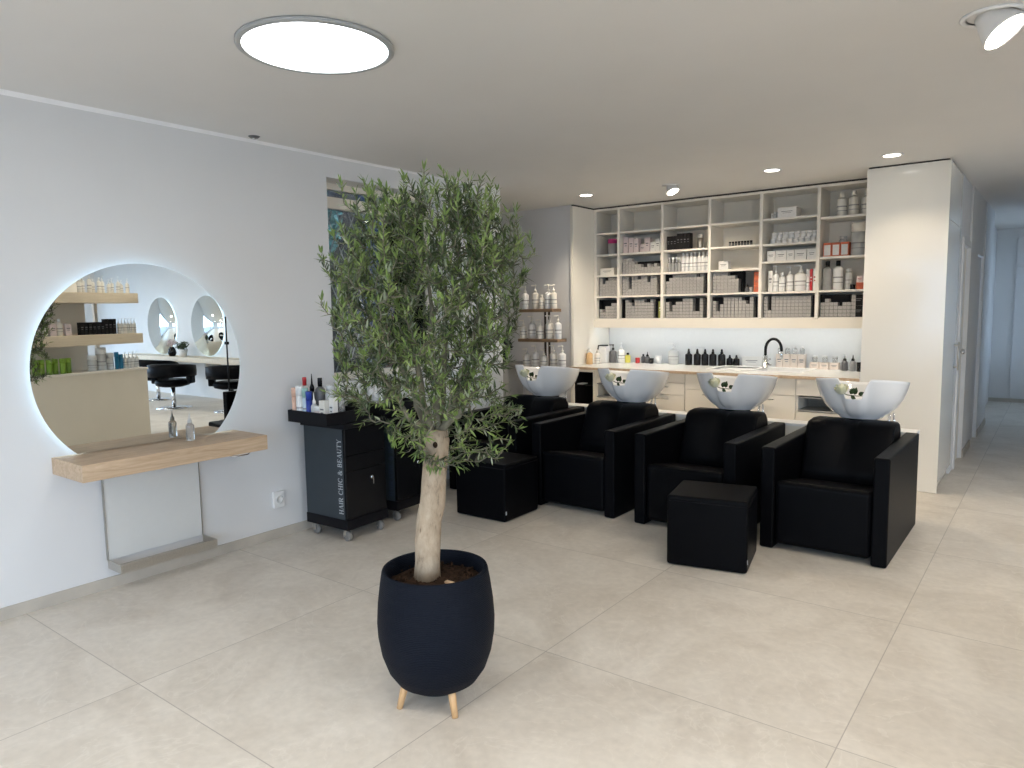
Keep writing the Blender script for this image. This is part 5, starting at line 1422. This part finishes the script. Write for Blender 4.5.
t = thing('lamp_stand', 'thin black stand seen at the mirror\'s right edge', 'stand', (5.22, 5.60, 0))
obj('pole', lambda bm: tube(bm, [(0, 0, 0.03), (0, 0, 1.47)], 0.011, 10), M['black'], t)
obj('base', lambda bm: lathe(bm, [(0.16, 0.0), (0.16, 0.012), (0.02, 0.03), (0.0, 0.03)], 28), M['black'], t)
obj('clamp', lambda bm: box(bm, -0.03, 0.03, -0.02, 0.02, 1.08, 1.12, 0.004), M['black'], t)
t = thing('small_vase', 'small dark vase with flowers on the far desk', 'vase', (8.95, 6.75, 0.7505))
obj('vessel', lambda bm: lathe(bm, [(0, 0), (0.05, 0), (0.075, 0.06), (0.06, 0.13), (0.035, 0.16), (0.04, 0.17)], 20, cap0=False), M['black_gloss'], t)
obj('flower_head', lambda bm: leafball(bm, (0, 0, 0.24), (0.09, 0.09, 0.07), 140, 0.05, random.Random(9)), M['box_pink'], t)
t = thing('potted_herb', 'small plant in a white pot beside the dark vase', 'plant', (8.62, 6.78, 0.7505))
obj('pot', lambda bm: lathe(bm, [(0, 0), (0.06, 0), (0.085, 0.13), (0.078, 0.13), (0.055, 0.02), (0, 0.02)], 20, cap0=False, cap1=False), M['white_plastic'], t)
obj('foliage', lambda bm: leafball(bm, (0, 0, 0.19), (0.10, 0.10, 0.07), 160, 0.06, random.Random(10)), M['bush'], t)

# ------------------------------------------------------------------ daylight
w = bpy.data.worlds.new('World'); SC.world = w; w.use_nodes = True
bg = w.node_tree.nodes['Background']
bg.inputs['Color'].default_value = (0.54, 0.74, 1.0, 1)
bg.inputs['Strength'].default_value = 6.7
def portal(name, loc, rot, sx, sy):
    l = bpy.data.lights.new(name, 'AREA'); l.shape = 'RECTANGLE'; l.size = sx; l.size_y = sy
    l.cycles.is_portal = True
    o = bpy.data.objects.new(name, l); COL.objects.link(o); o.location = loc; o.rotation_euler = rot
for (x0, x1) in ((1.3, 3.2), (4.5, 7.8)):
    portal('sky_portal', ((x0+x1)/2, -3.05, 1.31), (PI/2, 0, 0), x1-x0, 2.2)
for (y0, y1) in ((-2.4, 1.7), (2.1, 6.2)):
    portal('sky_portal', (12.55, (y0+y1)/2, 1.33), (PI/2, 0, PI/2), y1-y0, 2.15)
portal('sky_portal', (4.8, 11.85, 1.45), (PI/2, 0, PI/2), 1.9, 1.5)

# ------------------------------------------------------------------ camera
yaw, pitch, roll = -0.651436897, 0.102368885, -0.015136495
cy, sy, cp, sp, cr, sr = math.cos(yaw), math.sin(yaw), math.cos(pitch), math.sin(pitch), math.cos(roll), math.sin(roll)
fw = Vector((sy*cp, cy*cp, -sp)); r_ = Vector((cy, -sy, 0)); u_ = r_.cross(fw)
rr, uu = r_*cr + u_*sr, u_*cr - r_*sr
cam = bpy.data.cameras.new('Camera'); co = bpy.data.objects.new('Camera', cam); COL.objects.link(co)
co.matrix_world = Matrix(((rr.x, uu.x, -fw.x, CAM.x), (rr.y, uu.y, -fw.y, CAM.y), (rr.z, uu.z, -fw.z, CAM.z), (0, 0, 0, 1)))
cam.sensor_fit = 'HORIZONTAL'; cam.sensor_width = 36.0; cam.lens = 719.4726/1024*36.0
cam.clip_start = 0.05; cam.clip_end = 200
SC.camera = co

vs = SC.view_settings
vs.view_transform = 'Standard'; vs.look = 'None'; vs.gamma = 1.0; vs.use_curve_mapping = False
vs.exposure = 0.0
cy_ = SC.cycles
cy_.use_denoising = True
cy_.max_bounces = 10; cy_.diffuse_bounces = 6; cy_.glossy_bounces = 6; cy_.transmission_bounces = 8
cy_.sample_clamp_indirect = 6.0
cy_.caustics_reflective = False; cy_.caustics_refractive = False
